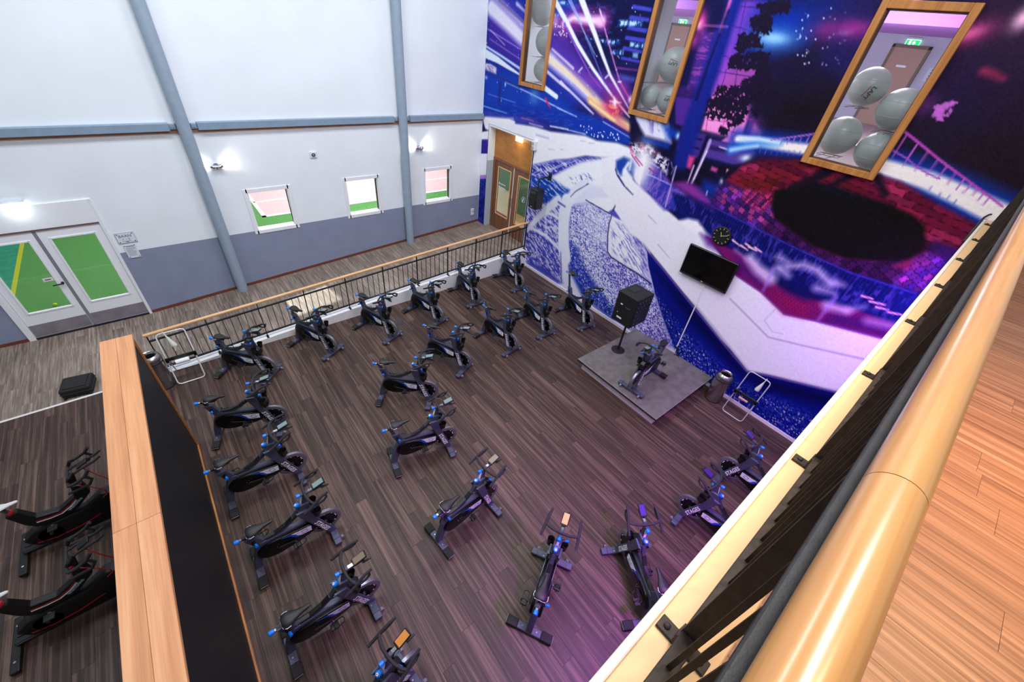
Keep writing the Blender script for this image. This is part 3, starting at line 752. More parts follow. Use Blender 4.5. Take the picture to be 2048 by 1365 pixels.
def make_bike():
    t = empty('spinning_bike')
    # base
    rs = MB().cbox((0, 0, .048), (.088, .30, .050)).obj('rear_stabilizer', SLATE, t, .010, 2)
    for sy in (-1, 1):
        MB().cbox((0, sy * .218, .050), (.102, .138, .056)).obj('end_cap', RUBBER, rs, .010, 2)
        MB().cbox((0, sy * .288, .052), (.088, .006, .012)).obj('end_badge', mat('badge_grey', (150, 152, 160), .4), rs)
        MB().cbox((0, sy * .22, .012), (.07, .08, .02)).obj('foot', BLACKP, rs)
        MB().cyl((.0, sy * .09, .073), (.0, sy * .09, .079), .009, n=8).obj('bolt', CHROME, rs)
    fs = MB().cbox((.89, 0, .048), (.090, .57, .050)).obj('front_stabilizer', SLATE, t, .010, 2)
    for sy in (-1, 1):
        MB().lathe([(.014, -.018), (.030, -.016), (.030, .016), (.014, .018)], (.952, sy * .205, .034), (0, 1, 0), 16).obj('transport_wheel', mat('wheel_grey', (120, 120, 130), .5), fs)
        MB().cyl((.87, sy * .11, .073), (.87, sy * .11, .079), .009, n=8).obj('bolt', CHROME, fs)
        MB().cbox((.89, sy * .22, .012), (.07, .08, .02)).obj('foot', BLACKP, fs)
        MB().cbox((.90, sy * .205, .076), (.10, .008, .008)).obj('wheel_bracket', SLATE2, fs)
    # frame
    MB().prism([(-.042, .066), (.048, .066), (.070, .18), (.115, .30), (.205, .42), (.225, .50), (.20, .555), (.13, .555), (.06, .45), (.012, .30), (-.02, .18)], 'y', -.038, .038).obj('rear_leg', SLATE, t, .010, 2)
    st = MB().prism([(.105, .46), (.225, .46), (.118, .722), (.006, .722)], 'y', -.030, .030).obj('seat_tube', SLATE, t, .010, 2)
    MB().cyl((.085, -.028, .645), (.10, -.075, .65), .020, n=12).obj('pin_sleeve', BLACKP, st)
    MB().cyl((.10, -.075, .65), (.108, -.118, .652), .015, .018, 12).obj('pin_handle', BLUEK, st)
    tt = MB().prism(ribbon([(.15, .535), (.30, .545), (.44, .60), (.55, .69), (.62, .77)], [.05, .045, .045, .05, .06]), 'y', -.024, .024).obj('top_tube', SLATE2, t, .008, 2)
    MB().prism(ribbon([(.16, .566), (.30, .573), (.44, .628), (.53, .70)], .018), 'y', -.026, .026).obj('top_pad', BLACKP, tt, .006)
    MB().prism([(.12, .497), (.70, .468), (.715, .512), (.20, .54)], 'y', -.034, .034).obj('frame_rail', SLATE, t, .006)
    hd = MB().prism([(.575, .70), (.70, .655), (.752, .86), (.715, .885), (.645, .885)], 'y', -.046, .046).obj('head', SLATE, t, .014, 2)
    for sy in (-1, 1):
        bl = MB().prism([(.572, .80), (.705, .80), (.765, .56), (.935, .074), (.838, .074), (.68, .50)], 'y', min(sy * .052, sy * .080), max(sy * .052, sy * .080)).obj('fork_blade', SLATE, t, .008, 2)
        c = Vector((.79, sy * .0812, .325))
        dn = Vector((.935 - .765, 0, .074 - .56)).normalized()
        if sy < 0: X = dn; Yv = X.cross(Vector((0, 1, 0)))
        else: X = -dn; Yv = X.cross(Vector((0, -1, 0)))
        # letters read with their feet outwards on both blades
        nrm = Vector((0, sy, 0)); Yv = nrm.cross(X)
        me = place_text(STAGES_TXT, c, X, Yv); me.materials.clear(); me.materials.append(LETW)
        lt = link('lettering', me, bl)
    MB().box(.60, .70, -.054, .054, .70, .80).obj('fork_crown', SLATE2, t, .01)
    # flywheel
    C = (.845, 0, .285)
    fw = MB().lathe([(.0001, -.012), (.16, -.012), (.16, .012), (.0001, .012)], C, (0, 1, 0), 40).obj('flywheel', GLOSSB, t)
    MB().lathe([(.150, -.022), (.192, -.024), (.202, -.018), (.202, .018), (.192, .024), (.150, .022)], C, (0, 1, 0), 48, True).obj('rim', RIMM, fw)
    MB().lathe([(.0001, -.045), (.022, -.045), (.03, -.02), (.03, .02), (.022, .045), (.0001, .045)], C, (0, 1, 0), 16).obj('hub', BLACKP, fw)
    for sy in (-1, 1):
        b = MB()
        for k in range(9):
            a0 = k * 2 * PI / 9; da = .16 if k % 3 else .42
            ring = [(C[0] + r * math.cos(a0 + u), C[2] + r * math.sin(a0 + u)) for r, us in ((.142, (0, da / 2, da)), (.130, (da, da / 2, 0))) for u in us]
            b.prism(ring, 'y', min(sy * .0120, sy * .0135), max(sy * .0120, sy * .0135))
        o = b.obj('wheel_print', LETW, fw); o['kind'] = 'stuff'
    # chain guard and its print
    G = [(.055, .375), (.075, .435), (.125, .482), (.20, .50), (.36, .492), (.68, .455), (.70, .40), (.70, .295), (.62, .262), (.45, .225), (.30, .200), (.20, .205), (.125, .238), (.075, .30)]
    cg = MB().prism(G, 'y', -.072, .072, True).obj('chain_guard', GLOSSB, t, .018, 3, 30)
    for sy in (-1, 1):
        y0, y1 = min(sy * .0715, sy * .0735), max(sy * .0715, sy * .0735)
        MB().prism([(.445, .467), (.675, .440), (.668, .345), (.55, .352), (.512, .375), (.485, .425)], 'y', y0, y1).obj('decal', DECW, cg)
        MB().prism([(.335, .483), (.445, .467), (.487, .425), (.512, .375), (.55, .352), (.50, .352), (.468, .385), (.44, .43), (.40, .457)], 'y', y0, y1).obj('decal_flash', DECB, cg)
        z0, z1 = min(sy * .0730, sy * .0745), max(sy * .0730, sy * .0745)
        b = MB(); b.prism(ribbon([(.625, .425), (.565, .430), (.553, .405), (.575, .402)], .008), 'y', z0, z1); b.prism(ribbon([(.555, .372), (.615, .368), (.632, .393), (.605, .397)], .008), 'y', z0, z1)
        o = b.obj('logo', mat('logo_slate', (60, 84, 130), .5), cg); o['kind'] = 'stuff'
        b = MB()
        for k in range(5):
            a = k * 2 * PI / 5 + .4
            b.cyl((.30 + .034 * math.cos(a), sy * .072, .36 + .034 * math.sin(a)), (.30 + .034 * math.cos(a), sy * .076, .36 + .034 * math.sin(a)), .0055, n=6)
        o = b.obj('guard_screws', CHROME, cg); o['kind'] = 'stuff'
    # cranks and pedals
    for sy, ang in ((-1, -.22), (1, PI - .22)):
        ex, ez = .30 + .172 * math.cos(ang), .36 + .172 * math.sin(ang)
        cr = MB().prism(ribbon([(.285, .36 - .0), ((.30 + ex) / 2, (.36 + ez) / 2), (ex, ez)], [.036, .028, .028]), 'y', min(sy * .084, sy * .098), max(sy * .084, sy * .098)).obj('crank_arm', BLACKP, t, .004)
        MB().cyl((ex, sy * .098, ez), (ex, sy * .125, ez), .008, n=8).obj('spindle', CHROME, cr)
        pd = MB().cbox((ex, sy * .160, ez), (.085, .075, .022)).obj('pedal', BLACKP, t, .006)
        MB().tube([(ex - .02, sy * .125, ez + .01), (ex + .05, sy * .125, ez + .02), (ex + .095, sy * .130, ez + .035), (ex + .108, sy * .16, ez + .045), (ex + .095, sy * .19, ez + .035), (ex + .05, sy * .195, ez + .02), (ex - .02, sy * .195, ez + .01)], .006, 6).obj('toe_cage', BLACKP, pd)
        MB().tube([(ex - .005, sy * .122, ez + .0), (ex - .005, sy * .126, ez + .055), (ex, sy * .16, ez + .072), (ex - .005, sy * .194, ez + .055), (ex - .005, sy * .198, ez + .0)], .006, 6).obj('toe_strap', RUBBER, pd)
        MB().tube([(ex - .03, sy * .16, ez - .012), (ex - .04, sy * .16, ez - .05), (ex - .0, sy * .165, ez - .085)], .004, 5).obj('strap_tail', RUBBER, pd)
    # brake cover and bottle holders
    MB().prism([(.70, .68), (.72, .53), (.80, .52), (.845, .57), (.84, .655), (.78, .70)], 'y', -.050, .050).obj('brake_cover', BLACKP, t, .016, 2)
    for sy in (-1, 1):
        MB().lathe([(.036, 0), (.042, .10), (.045, .105), (.041, .10), (.033, .01), (.0001, .008)], (.785, sy * .088, .63), (.12, 0, 1), 18).obj('bottle_holder', BLACKP, t)
    # seat assembly (slides with the saddle height)
    seat = []
    U = Vector((-.30, 0, .954))
    sp = MB().prism([(.135, .36), (.185, .36), (.066, .745), (.018, .745)], 'y', -.018, .018).obj('seat_post', SLATE, t, .004); seat.append(sp)
    sl = MB().cbox((.085, 0, .752), (.22, .034, .022)).obj('saddle_slider', CHROME, t, .004); seat.append(sl)
    MB().cbox((.03, 0, .757), (.06, .036, .026)).obj('slider_guide', BLACKP, sl, .003)
    MB().lathe([(.012, 0), (.022, .006), (.026, .028), (.024, .050), (.010, .056)], (-.022, 0, .752), (-1, 0, 0), 14).obj('slider_knob', BLUEK, sl)
    cl = MB().cbox((.185, 0, .782), (.06, .05, .040)).obj('saddle_clamp', BLACKP, t, .01); seat.append(cl)
    rings = []
    for x, w, zt, th in ((.055, .040, .846, .02), (.065, .072, .852, .034), (.105, .082, .856, .044), (.15, .070, .850, .046), (.20, .045, .842, .044), (.25, .028, .840, .040), (.31, .022, .842, .034), (.335, .014, .838, .02)):
        ring = []
        for k in range(14):
            a = 2 * PI * k / 14
            cy, sz = math.cos(a), math.sin(a)
            yy = w * (abs(cy) ** .8) * (1 if cy >= 0 else -1)
            zz = zt - th / 2 + (th / 2) * (abs(sz) ** .8) * (1 if sz >= 0 else -1) - .022 * (yy / .08) ** 2
            ring.append((x, yy, zz))
        rings.append(ring)
    sd = MB().loft(rings).obj('saddle', SADB, t); seat.append(sd)
    MB().tube([(.13, -.078, .815), (.09, -.083, .812), (.058, -.06, .815), (.052, 0, .826), (.058, .06, .815), (.09, .083, .812), (.13, .078, .815)], .005, 6).obj('saddle_trim', SADT, sd)
    for sy in (-1, 1):
        MB().tube([(.07, sy * .03, .815), (.13, sy * .025, .795), (.22, sy * .022, .797), (.30, sy * .012, .818)], .004, 6).obj('saddle_rail', CHROME, sd)
    # handlebar assembly
    hp = MB().prism([(.668, .84), (.728, .84), (.765, 1.02), (.705, 1.02)], 'y', -.024, .024).obj('handlebar_post', SLATE, t, .006)
    MB().prism([(.6655, .885), (.6685, .885), (.700, 1.005), (.697, 1.005)], 'y', -.016, .016).obj('height_scale', LETW, hp)
    MB().cyl((.745, -.02, .845), (.775, -.075, .85), .018, n=12).obj('pin_sleeve', BLACKP, hp)
    MB().cyl((.775, -.075, .85), (.79, -.118, .852), .015, .018, 12).obj('pin_handle', BLUEK, hp)
    hs = MB().cbox((.82, 0, 1.035), (.26, .046, .028)).obj('handlebar_slider', SLATE2, t, .006)
    MB().cbox((.865, 0, 1.051), (.17, .030, .006)).obj('slider_rail', CHROME, hs)
    MB().lathe([(.012, 0), (.020, .006), (.024, .026), (.022, .048), (.008, .053)], (.695, 0, 1.03), (-1, 0, .1), 14).obj('slider_knob', BLUEK, hs)
    rk = MB().lathe([(.014, 0), (.024, .010), (.031, .030), (.030, .052), (.018, .060), (.0001, .061)], (.640, 0, .845), (-.55, 0, .83), 16).obj('resistance_knob', BLUEK, t)
    kd = Vector((-.55, 0, .83)).normalized(); kp = Vector((.640, 0, .845)) + kd * .0615
    MB().lathe([(.0001, 0), (.014, 0), (.014, .0015), (.0001, .0015)], kp, kd, 14).obj('knob_badge', LETW, rk)
    MB().lathe([(.0001, 0), (.0055, 0), (.0055, .0015), (.0001, .0015)], kp + kd * .0013, kd, 10).obj('knob_dot', mat('red_dot', (200, 30, 30), .5), rk)
    MB().cyl((.662, 0, .815), (.640, 0, .848), .018, n=12).obj('knob_stem', BLACKP, t)
    hb = MB()
    path = [(.795, -.205, 1.030), (.765, -.165, 1.045), (.74, -.09, 1.058), (.735, 0, 1.060), (.74, .09, 1.058), (.765, .165, 1.045), (.795, .205, 1.030)]
    hb.tube(path, .016, 10)
    h = hb.obj('handlebar', GRIP, t)
    for sy in (-1, 1):
        g = MB().tube([(.665, sy * .218, .958), (.72, sy * .215, .985), (.775, sy * .208, 1.018), (.83, sy * .200, 1.055), (.885, sy * .192, 1.088), (.965, sy * .182, 1.105)], [.015, .017, .018, .018, .016, .014], 10).obj('grip', GRIP, h)
        MB().tube([(.93, sy * .186, 1.100), (.935, sy * .196, 1.05), (.895, sy * .204, 1.012), (.84, sy * .206, 1.005), (.79, sy * .208, 1.02)], .013, 8).obj('drop_loop', GRIP, h)
    # console
    q = Matrix.Rotation(-.30, 3, 'Y')
    cs = MB().cbox((.905, 0, 1.092), (.155, .088, .022), q).obj('console', BLACKP, t, .006)
    MB().cbox((.903, 0, 1.105), (.125, .070, .003), q).obj('screen', SCREEN, cs)
    MB().cyl((.88, 0, 1.05), (.89, 0, 1.085), .012, n=8).obj('console_stem', BLACKP, cs)
    MB().cbox((.965, -.04, 1.045), (.09, .022, .018)).obj('phone_rest', BLACKP, t, .004)
    return t, [o.name for o in seat]

bike, seat_names = make_bike()
seat_data = {bpy.data.objects[n].data.name for n in seat_names}
GB = 'slate spinning bikes in the studio'
BIKES = [  # rear x, y, heading, saddle rise, label
 (-.249, 7.492, -45.6, -.01, 'spinning bike by the plinth nearest the white folding paper-roll stand'),
 (1.107, 7.682, -62.1, .04, 'spinning bike by the plinth, second from the folding stand'),
 (2.432, 7.549, -68.8, .01, 'spinning bike by the plinth beside the round floor lid'),
 (3.658, 7.550, -75.0, .03, 'spinning bike by the plinth, fourth from the folding stand'),
 (5.107, 7.782, -90.8, .0, 'spinning bike by the plinth, second from the mural corner'),
 (6.591, 7.787, -94.0, -.01, 'spinning bike by the plinth closest to the mural corner and door'),
 (6.940, 5.583, -95.8, .30, 'spinning bike against the blue mural with the tallest raised seat post'),
 (3.112, 5.829, -63.5, .03, 'middle-row spinning bike, third from the one standing against the mural'),
 (4.579, 5.852, -82.2, .0, 'middle-row spinning bike, second from the one standing against the mural'),
 (5.794, 5.882, -91.8, .0, 'middle-row spinning bike directly beside the one against the mural'),
 (1.841, 5.268, -40.2, .06, 'inner-arc spinning bike seen side-on in the middle of the floor, upper of two side-on bikes'),
 (1.364, 3.809, -11.3, .11, 'inner-arc spinning bike seen side-on in the floor centre with a raised saddle'),
 (-.664, 5.851, -19.0, .04, 'left-column spinning bike nearest the end of the black partition'),
 (-.752, 4.502, -1.4, .05, 'left-column spinning bike beside the black partition, second from its end'),
 (-.670, 3.362, -1.1, .0, 'left-column spinning bike beside the black partition, third from its end'),
 (-.622, 2.242, -.8, -.05, 'left-column spinning bike beside the black partition, fourth from its end'),
 (-.574, 1.147, 10.4, .0, 'spinning bike cut off by the bottom edge of the photo'),
 (1.294, 2.326, 4.6, -.01, 'spinning bike standing alone in the lower middle of the floor'),
 (1.614, .784, 29.1, -.03, 'spinning bike seen from above with an orange-tinted screen on the purple floor'),
 (2.803, -.038, 58.4, .10, 'spinning bike with its rear partly hidden by the gallery curb on purple floor'),
 (4.578, -.386, 94.2, .02, 'spinning bike half hidden under the gallery, nearer of the overlapping pair'),
 (5.686, -.414, 88.4, .02, 'spinning bike half hidden under the gallery, closest to the mural'),
]
for i, (x, y, h, rise, lab) in enumerate(BIKES):
    o = bike if i == 0 else copy_tree(bike)
    o.location = (x, y, .007); o.rotation_euler = (0, 0, math.radians(h))
    tag(o, lab, 'exercise bike', GB)
bikes = [o for o in COL.objects if o.name.startswith('spinning_bike')]
ib = copy_tree(bike)
ib.location = (6.64, 2.63, .277); ib.rotation_euler = (0, 0, math.radians(185))
tag(ib, 'instructor spinning bike standing on the low grey stage', 'exercise bike', GB)
rises = [b[3] for b in BIKES] + [.02]
for o, r in zip(sorted([o for o in COL.objects if o.name.startswith('spinning_bike')], key=lambda q: q.name), rises):
    for ch in o.children:
        if ch.data and ch.data.name in seat_data: ch.location = Vector((-.30, 0, .954)) * r
# phone-like screens; lamp reflections are painted into their base colours
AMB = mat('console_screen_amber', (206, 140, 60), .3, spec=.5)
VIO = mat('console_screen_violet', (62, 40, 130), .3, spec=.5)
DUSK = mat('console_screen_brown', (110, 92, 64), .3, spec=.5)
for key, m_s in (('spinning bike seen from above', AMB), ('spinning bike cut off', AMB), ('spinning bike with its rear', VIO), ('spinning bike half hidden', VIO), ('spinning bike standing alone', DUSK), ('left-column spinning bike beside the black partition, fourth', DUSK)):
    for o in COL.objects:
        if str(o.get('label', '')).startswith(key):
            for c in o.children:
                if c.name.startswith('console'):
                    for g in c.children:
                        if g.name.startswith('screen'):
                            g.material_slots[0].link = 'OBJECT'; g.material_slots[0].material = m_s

# ================================================================== printed mural
# The print is built up from soft polygons, strokes, glows, speckle, bricks and
# stripes given in wall coordinates (y, z in metres) and stored as vertex colours.
OPS = [
 ('P',(30,52,160),.2,1,[(10.86,6.71),(7.84,6.7),(7.82,5.59),(6.52,4.65),(7.42,3.97),(10.57,3.35)]),
 ('P',(20,22,74),.15,1,[(8.1,6.7),(5.23,6.7),(5.24,5.41),(5.73,5.07),(6.78,5.53),(7.42,6.05)]),
 ('P',(24,70,185),.12,1,[(10.56,4.66),(8.91,4.72),(7.56,4.52),(6.62,4.13),(10.57,3.35)]),
 ('P',(72,48,165),.12,1,[(10.41,5.88),(9.04,5.46),(8.93,4.82),(10.41,5.17)]),
 ('P',(92,52,168),.2,.9,[(8.23,5.66),(7.6,5.75),(6.64,5.07),(5.72,5.04),(5.55,4.58),(6.52,4.65),(8.12,5.18)]),
 ('P',(140,66,178),.12,.8,[(7.28,5.05),(6.63,5.01),(5.82,5.02),(5.62,4.76),(6.19,4.78),(6.81,4.8)]),
 ('P',(26,60,172),.06,.9,[(8.1,6.16),(7.46,6.18),(7.25,5.97),(8.0,5.87)]),
 ('N',(70,120,220),.62,7,30,0,.1,.35,3,[(8.0,6.3),(6.59,6.34),(6.08,5.45),(6.98,5.36)]),
 ('P',(72,76,192),.01,1,[(6.03,6.17),(5.6,6.14),(5.6,6.09),(6.05,6.11)]),
 ('P',(72,76,192),.01,1,[(6.04,6.02),(5.6,6.0),(5.6,5.95),(6.06,5.96)]),
 ('P',(72,76,192),.01,1,[(6.03,5.86),(5.58,5.85),(5.6,5.79),(6.05,5.81)]),
 ('P',(72,76,192),.01,1,[(6.04,5.72),(5.57,5.71),(5.59,5.65),(6.05,5.66)]),
 ('P',(72,76,192),.01,1,[(6.04,5.56),(5.58,5.53),(5.58,5.49),(6.05,5.5)]),
 ('P',(72,76,192),.01,1,[(6.04,5.4),(5.57,5.38),(5.57,5.34),(6.04,5.35)]),
 ('P',(30,90,190),.03,.7,[(6.28,5.93),(5.74,5.95),(5.73,5.88),(6.27,5.85)]),
 ('N',(190,225,255),.5,28,9,0,.02,.95,1,[(6.28,5.93),(5.74,5.95),(5.73,5.88),(6.27,5.85)]),
 ('P',(30,90,190),.03,.7,[(6.46,5.62),(6.16,5.64),(6.14,5.58),(6.46,5.56)]),
 ('N',(190,225,255),.5,28,9,0,.02,.95,2,[(6.46,5.62),(6.16,5.64),(6.14,5.58),(6.46,5.56)]),
 ('P',(30,90,190),.03,.7,[(5.9,5.63),(5.58,5.64),(5.57,5.57),(5.89,5.57)]),
 ('N',(190,225,255),.5,28,9,0,.02,.95,3,[(5.9,5.63),(5.58,5.64),(5.57,5.57),(5.89,5.57)]),
 ('P',(30,90,190),.03,.7,[(6.32,5.46),(6.02,5.49),(6.01,5.43),(6.31,5.41)]),
 ('N',(190,225,255),.5,28,9,0,.02,.95,4,[(6.32,5.46),(6.02,5.49),(6.01,5.43),(6.31,5.41)]),
 ('P',(30,90,190),.03,.7,[(7.99,6.15),(7.67,6.15),(7.67,6.1),(7.97,6.1)]),
 ('N',(190,225,255),.5,28,9,0,.02,.95,5,[(7.99,6.15),(7.67,6.15),(7.67,6.1),(7.97,6.1)]),
 ('P',(30,90,190),.03,.7,[(8.04,5.93),(7.67,5.94),(7.68,5.91),(8.03,5.89)]),
 ('N',(190,225,255),.5,28,9,0,.02,.95,6,[(8.04,5.93),(7.67,5.94),(7.68,5.91),(8.03,5.89)]),
 ('P',(30,90,190),.03,.7,[(6.64,5.61),(6.46,5.62),(6.46,5.58),(6.64,5.57)]),
 ('N',(190,225,255),.5,28,9,0,.02,.95,7,[(6.64,5.61),(6.46,5.62),(6.46,5.58),(6.64,5.57)]),
 ('P',(150,205,250),.02,.8,[(5.79,5.48),(5.67,5.49),(5.65,5.41),(5.77,5.41)]),
 ('P',(90,120,215),.05,.8,[(5.98,5.1),(5.59,5.09),(5.63,5.05),(5.89,5.05)]),
 ('S',(40,36,110),.05,.05,.04,.8,[(6.52,5.28),(5.6,5.31)]),
 ('S',(150,70,180),.03,.02,.02,.9,[(6.08,5.21),(5.57,5.23)]),
 ('S',(225,70,190),.3,.24,.16,.75,[(7.71,5.78),(7.43,5.89),(7.08,5.88),(6.66,5.9)]),
 ('S',(255,225,250),.09,.14,.05,1,[(7.74,5.79),(7.48,5.9),(7.13,5.89),(6.68,5.89)]),
 ('G',(255,190,235),.1,.08,0,.9,[(6.73,5.88)]),
 ('G',(240,170,235),.14,.14,0,.8,[(8.01,5.81)]),
 ('D',(235,240,255),30,.008,.018,.9,5,1,[(8.09,5.8),(7.7,5.75),(7.55,5.58),(7.98,5.55)]),
 ('S',(120,90,215),.62,.2,.25,.7,[(10.6,6.27),(9.16,5.6),(7.91,5.13),(7.07,4.79),(5.94,4.37)]),
 ('S',(236,232,252),.34,.16,.07,1,[(10.31,5.93),(9.61,5.67),(9.04,5.44),(7.9,5.11),(7.23,4.88),(6.5,4.59),(5.99,4.37)]),
 ('S',(222,206,232),.1,.1,.05,.9,[(10.26,6.18),(9.61,5.91),(9.02,5.67)]),
 ('S',(70,56,140),.05,.02,.03,.6,[(10.04,6.09),(9.02,5.71)]),
 ('S',(225,220,250),.07,.03,.03,.9,[(9.34,6.05),(8.96,5.9)]),
 ('S',(255,226,180),.06,.13,.05,.9,[(7.99,5.12),(7.39,4.96),(6.8,4.75),(6.37,4.56),(5.83,4.39),(5.41,4.29)]),
 ('S',(130,80,180),.05,.04,.04,.5,[(7.79,5.22),(7.17,4.96),(6.52,4.67)]),
 ('S',(236,226,252),.04,.05,.02,.9,[(7.98,5.33),(7.43,5.13),(7.25,5.06)]),
 ('S',(240,244,255),.11,.03,.015,1,[(8.06,6.13),(7.6,5.78),(7.24,5.49),(6.68,5.11),(5.95,4.68),(5.51,4.46)]),
 ('S',(238,236,255),.13,.02,.015,1,[(7.34,6.21),(7.07,5.94),(6.8,5.67),(6.49,5.35),(6.21,5.07),(5.58,4.6)]),
 ('S',(170,190,250),.03,.015,.015,1,[(7.68,6.17),(7.36,5.91),(7.06,5.65),(6.71,5.36)]),
 ('S',(200,210,255),.02,.015,.015,1,[(7.63,6.18),(7.34,5.93),(7.21,5.82)]),
 ('S',(230,140,220),.03,.02,.015,1,[(6.78,6.04),(6.59,5.79),(6.43,5.59),(6.17,5.27),(5.94,5.0)]),
 ('S',(225,90,170),.03,.02,.015,1,[(5.94,5.0),(5.59,4.74)]),
 ('S',(150,90,205),.05,.02,.015,1,[(7.71,5.79),(7.14,5.32),(6.72,5.0),(6.37,4.82)]),
 ('S',(120,140,235),.02,.01,.015,1,[(7.05,5.62),(6.65,5.25),(6.3,4.9)]),
 ('S',(236,226,250),.02,.02,.015,1,[(6.81,6.07),(6.66,5.9)]),
 ('S',(200,215,255),.05,.06,.015,1,[(10.49,5.16),(9.76,5.01),(8.96,4.83)]),
 ('S',(236,242,255),.2,.03,.015,1,[(10.47,5.0),(9.93,4.92),(9.44,4.81),(8.94,4.71)]),
 ('S',(160,140,225),.03,.02,.015,1,[(10.41,5.51),(9.0,5.21)]),
 ('S',(150,130,220),.02,.02,.015,1,[(10.31,5.32),(9.0,5.02)]),
 ('S',(200,180,240),.02,.02,.015,1,[(10.3,5.5),(9.68,5.25)]),
 ('S',(190,205,250),.03,.03,.015,1,[(9.5,4.49),(8.58,4.4),(7.8,4.3),(6.91,4.19)]),
 ('S',(240,248,255),.11,.1,.015,1,[(8.05,4.58),(7.63,4.47)]),
 ('S',(215,205,245),.07,.04,.015,1,[(8.06,4.91),(7.68,4.78),(7.28,4.66),(6.45,4.34)]),
 ('S',(180,170,240),.03,.02,.015,1,[(7.18,4.78),(6.62,4.57),(6.16,4.45)]),
 ('S',(235,225,250),.08,.03,.015,1,[(7.56,4.76),(7.28,4.65)]),
 ('S',(150,170,235),.03,.02,.015,1,[(9.14,4.04),(8.61,4.03)]),
 ('S',(80,170,235),.04,.02,.015,1,[(10.48,3.81),(9.94,3.77)]),
 ('S',(220,60,110),.05,.04,.015,1,[(7.99,4.38),(7.69,4.14)]),
 ('S',(190,90,190),.03,.02,.015,1,[(9.68,3.91),(9.53,3.9)]),
 ('S',(70,190,240),.03,.02,.015,1,[(9.56,3.82),(9.37,3.82)]),
 ('S',(120,140,225),.02,.02,.015,1,[(10.26,4.12),(9.08,4.11)]),
 ('S',(225,225,250),.03,.03,.015,1,[(7.08,5.02),(7.0,5.1)]),
 ('S',(225,225,250),.03,.03,.015,1,[(6.32,5.01),(6.26,5.07)]),
 ('S',(255,255,255),.02,.02,.015,1,[(5.98,4.99),(5.91,5.0)]),
 ('P',(226,216,240),.02,1,[(10.47,4.79),(10.22,4.8),(9.95,4.75),(9.95,4.6),(10.48,4.63)]),
 ('N',(130,110,180),.55,20,30,0,.02,.6,8,[(10.47,4.79),(9.95,4.75),(9.95,4.6),(10.48,4.63)]),
 ('S',(46,44,120),.1,.08,.03,.7,[(9.75,4.41),(9.76,3.61)]),
 ('S',(44,58,150),.07,.06,.03,.9,[(10.44,4.62),(8.97,4.47)]),
 ('G',(120,170,235),.18,.3,0,.55,[(8.39,4.43)]),
 ('G',(200,235,255),.03,.05,0,1,[(9.54,4.44)]),
 ('G',(215,225,250),.06,.04,0,.8,[(10.38,4.48)]),
 ('D',(220,235,255),120,.004,.014,.75,11,1,[(10.58,6.07),(5.75,6.24),(5.73,5.07),(9.41,3.89),(10.42,4.44)]),
 ('G',(215,60,120),.3,.24,0,.95,[(5.97,4.52)]),
 ('N',(255,150,120),.55,16,16,0,.08,.9,4,[(6.18,4.58),(5.89,4.63),(5.74,4.47),(5.95,4.4)]),
 ('G',(255,235,250),.06,.06,0,1,[(5.95,4.64)]),
 ('G',(255,200,235),.05,.07,0,1,[(5.59,4.75)]),
 ('S',(255,240,250),.02,.01,.02,1,[(6.08,4.64),(5.8,4.66)]),
 ('S',(255,240,250),.02,.01,.02,1,[(5.99,4.72),(5.9,4.56)]),
 ('P',(22,62,176),.06,1,[(10.49,3.85),(8.41,4.17),(6.67,4.31),(5.91,4.29),(5.26,4.14),(4.67,4.19),(4.58,3.96),(5.34,3.97),(6.21,3.89),(7.09,3.84),(8.33,3.8),(10.46,3.53)]),
 ('P',(52,40,130),.1,.6,[(8.86,3.87),(8.04,3.97),(7.11,3.91),(7.53,3.79),(8.46,3.75)]),
 ('N',(90,110,215),.62,6,40,.12,.1,.35,9,[(10.44,3.82),(6.43,4.36),(6.3,3.92),(10.41,3.54)]),
 ('S',(255,190,110),.09,.06,.05,1,[(6.64,4.57),(6.2,4.42),(5.78,4.3),(5.48,4.25)]),
 ('S',(255,236,200),.05,.02,.03,1,[(6.61,4.54),(5.93,4.35),(5.46,4.25)]),
 ('S',(225,90,150),.05,.03,.05,.7,[(5.78,4.32),(5.38,4.21)]),
 ('S',(200,215,250),.025,.02,.015,1,[(7.55,4.26),(6.91,4.2)]),
 ('S',(230,225,250),.03,.03,.015,1,[(8.46,3.76),(7.95,3.78)]),
 ('S',(230,150,190),.03,.02,.015,1,[(8.78,3.82),(8.31,3.84)]),
 ('S',(190,200,250),.02,.01,.015,1,[(6.14,4.25),(5.3,4.1)]),
 ('S',(120,190,240),.03,.02,.015,1,[(10.48,3.8),(9.4,3.81)]),
 ('S',(235,230,250),.03,.03,.015,1,[(7.7,3.85),(7.11,3.9)]),
 ('S',(220,215,245),.02,.02,.015,1,[(7.11,3.89),(6.56,3.92)]),
 ('S',(60,40,140),.06,.03,.015,1,[(6.11,4.3),(5.36,4.16)]),
 ('D',(225,238,255),35,.006,.02,.9,21,1,[(6.79,4.08),(5.63,4.14),(5.62,3.99),(6.22,3.92),(6.71,3.99)]),
 ('P',(226,220,246),.03,1,[(5.38,4.53),(4.78,4.52),(4.66,4.21),(5.03,4.2),(5.14,4.32),(5.29,4.4)]),
 ('N',(150,120,205),.55,14,7,.25,.06,.7,13,[(5.24,4.5),(4.78,4.52),(4.7,4.31),(5.08,4.29)]),
 ('P',(24,20,78),.03,1,[(5.41,4.38),(5.28,4.42),(5.14,4.32),(5.02,4.21),(5.0,4.08),(5.23,4.05),(5.34,4.2)]),
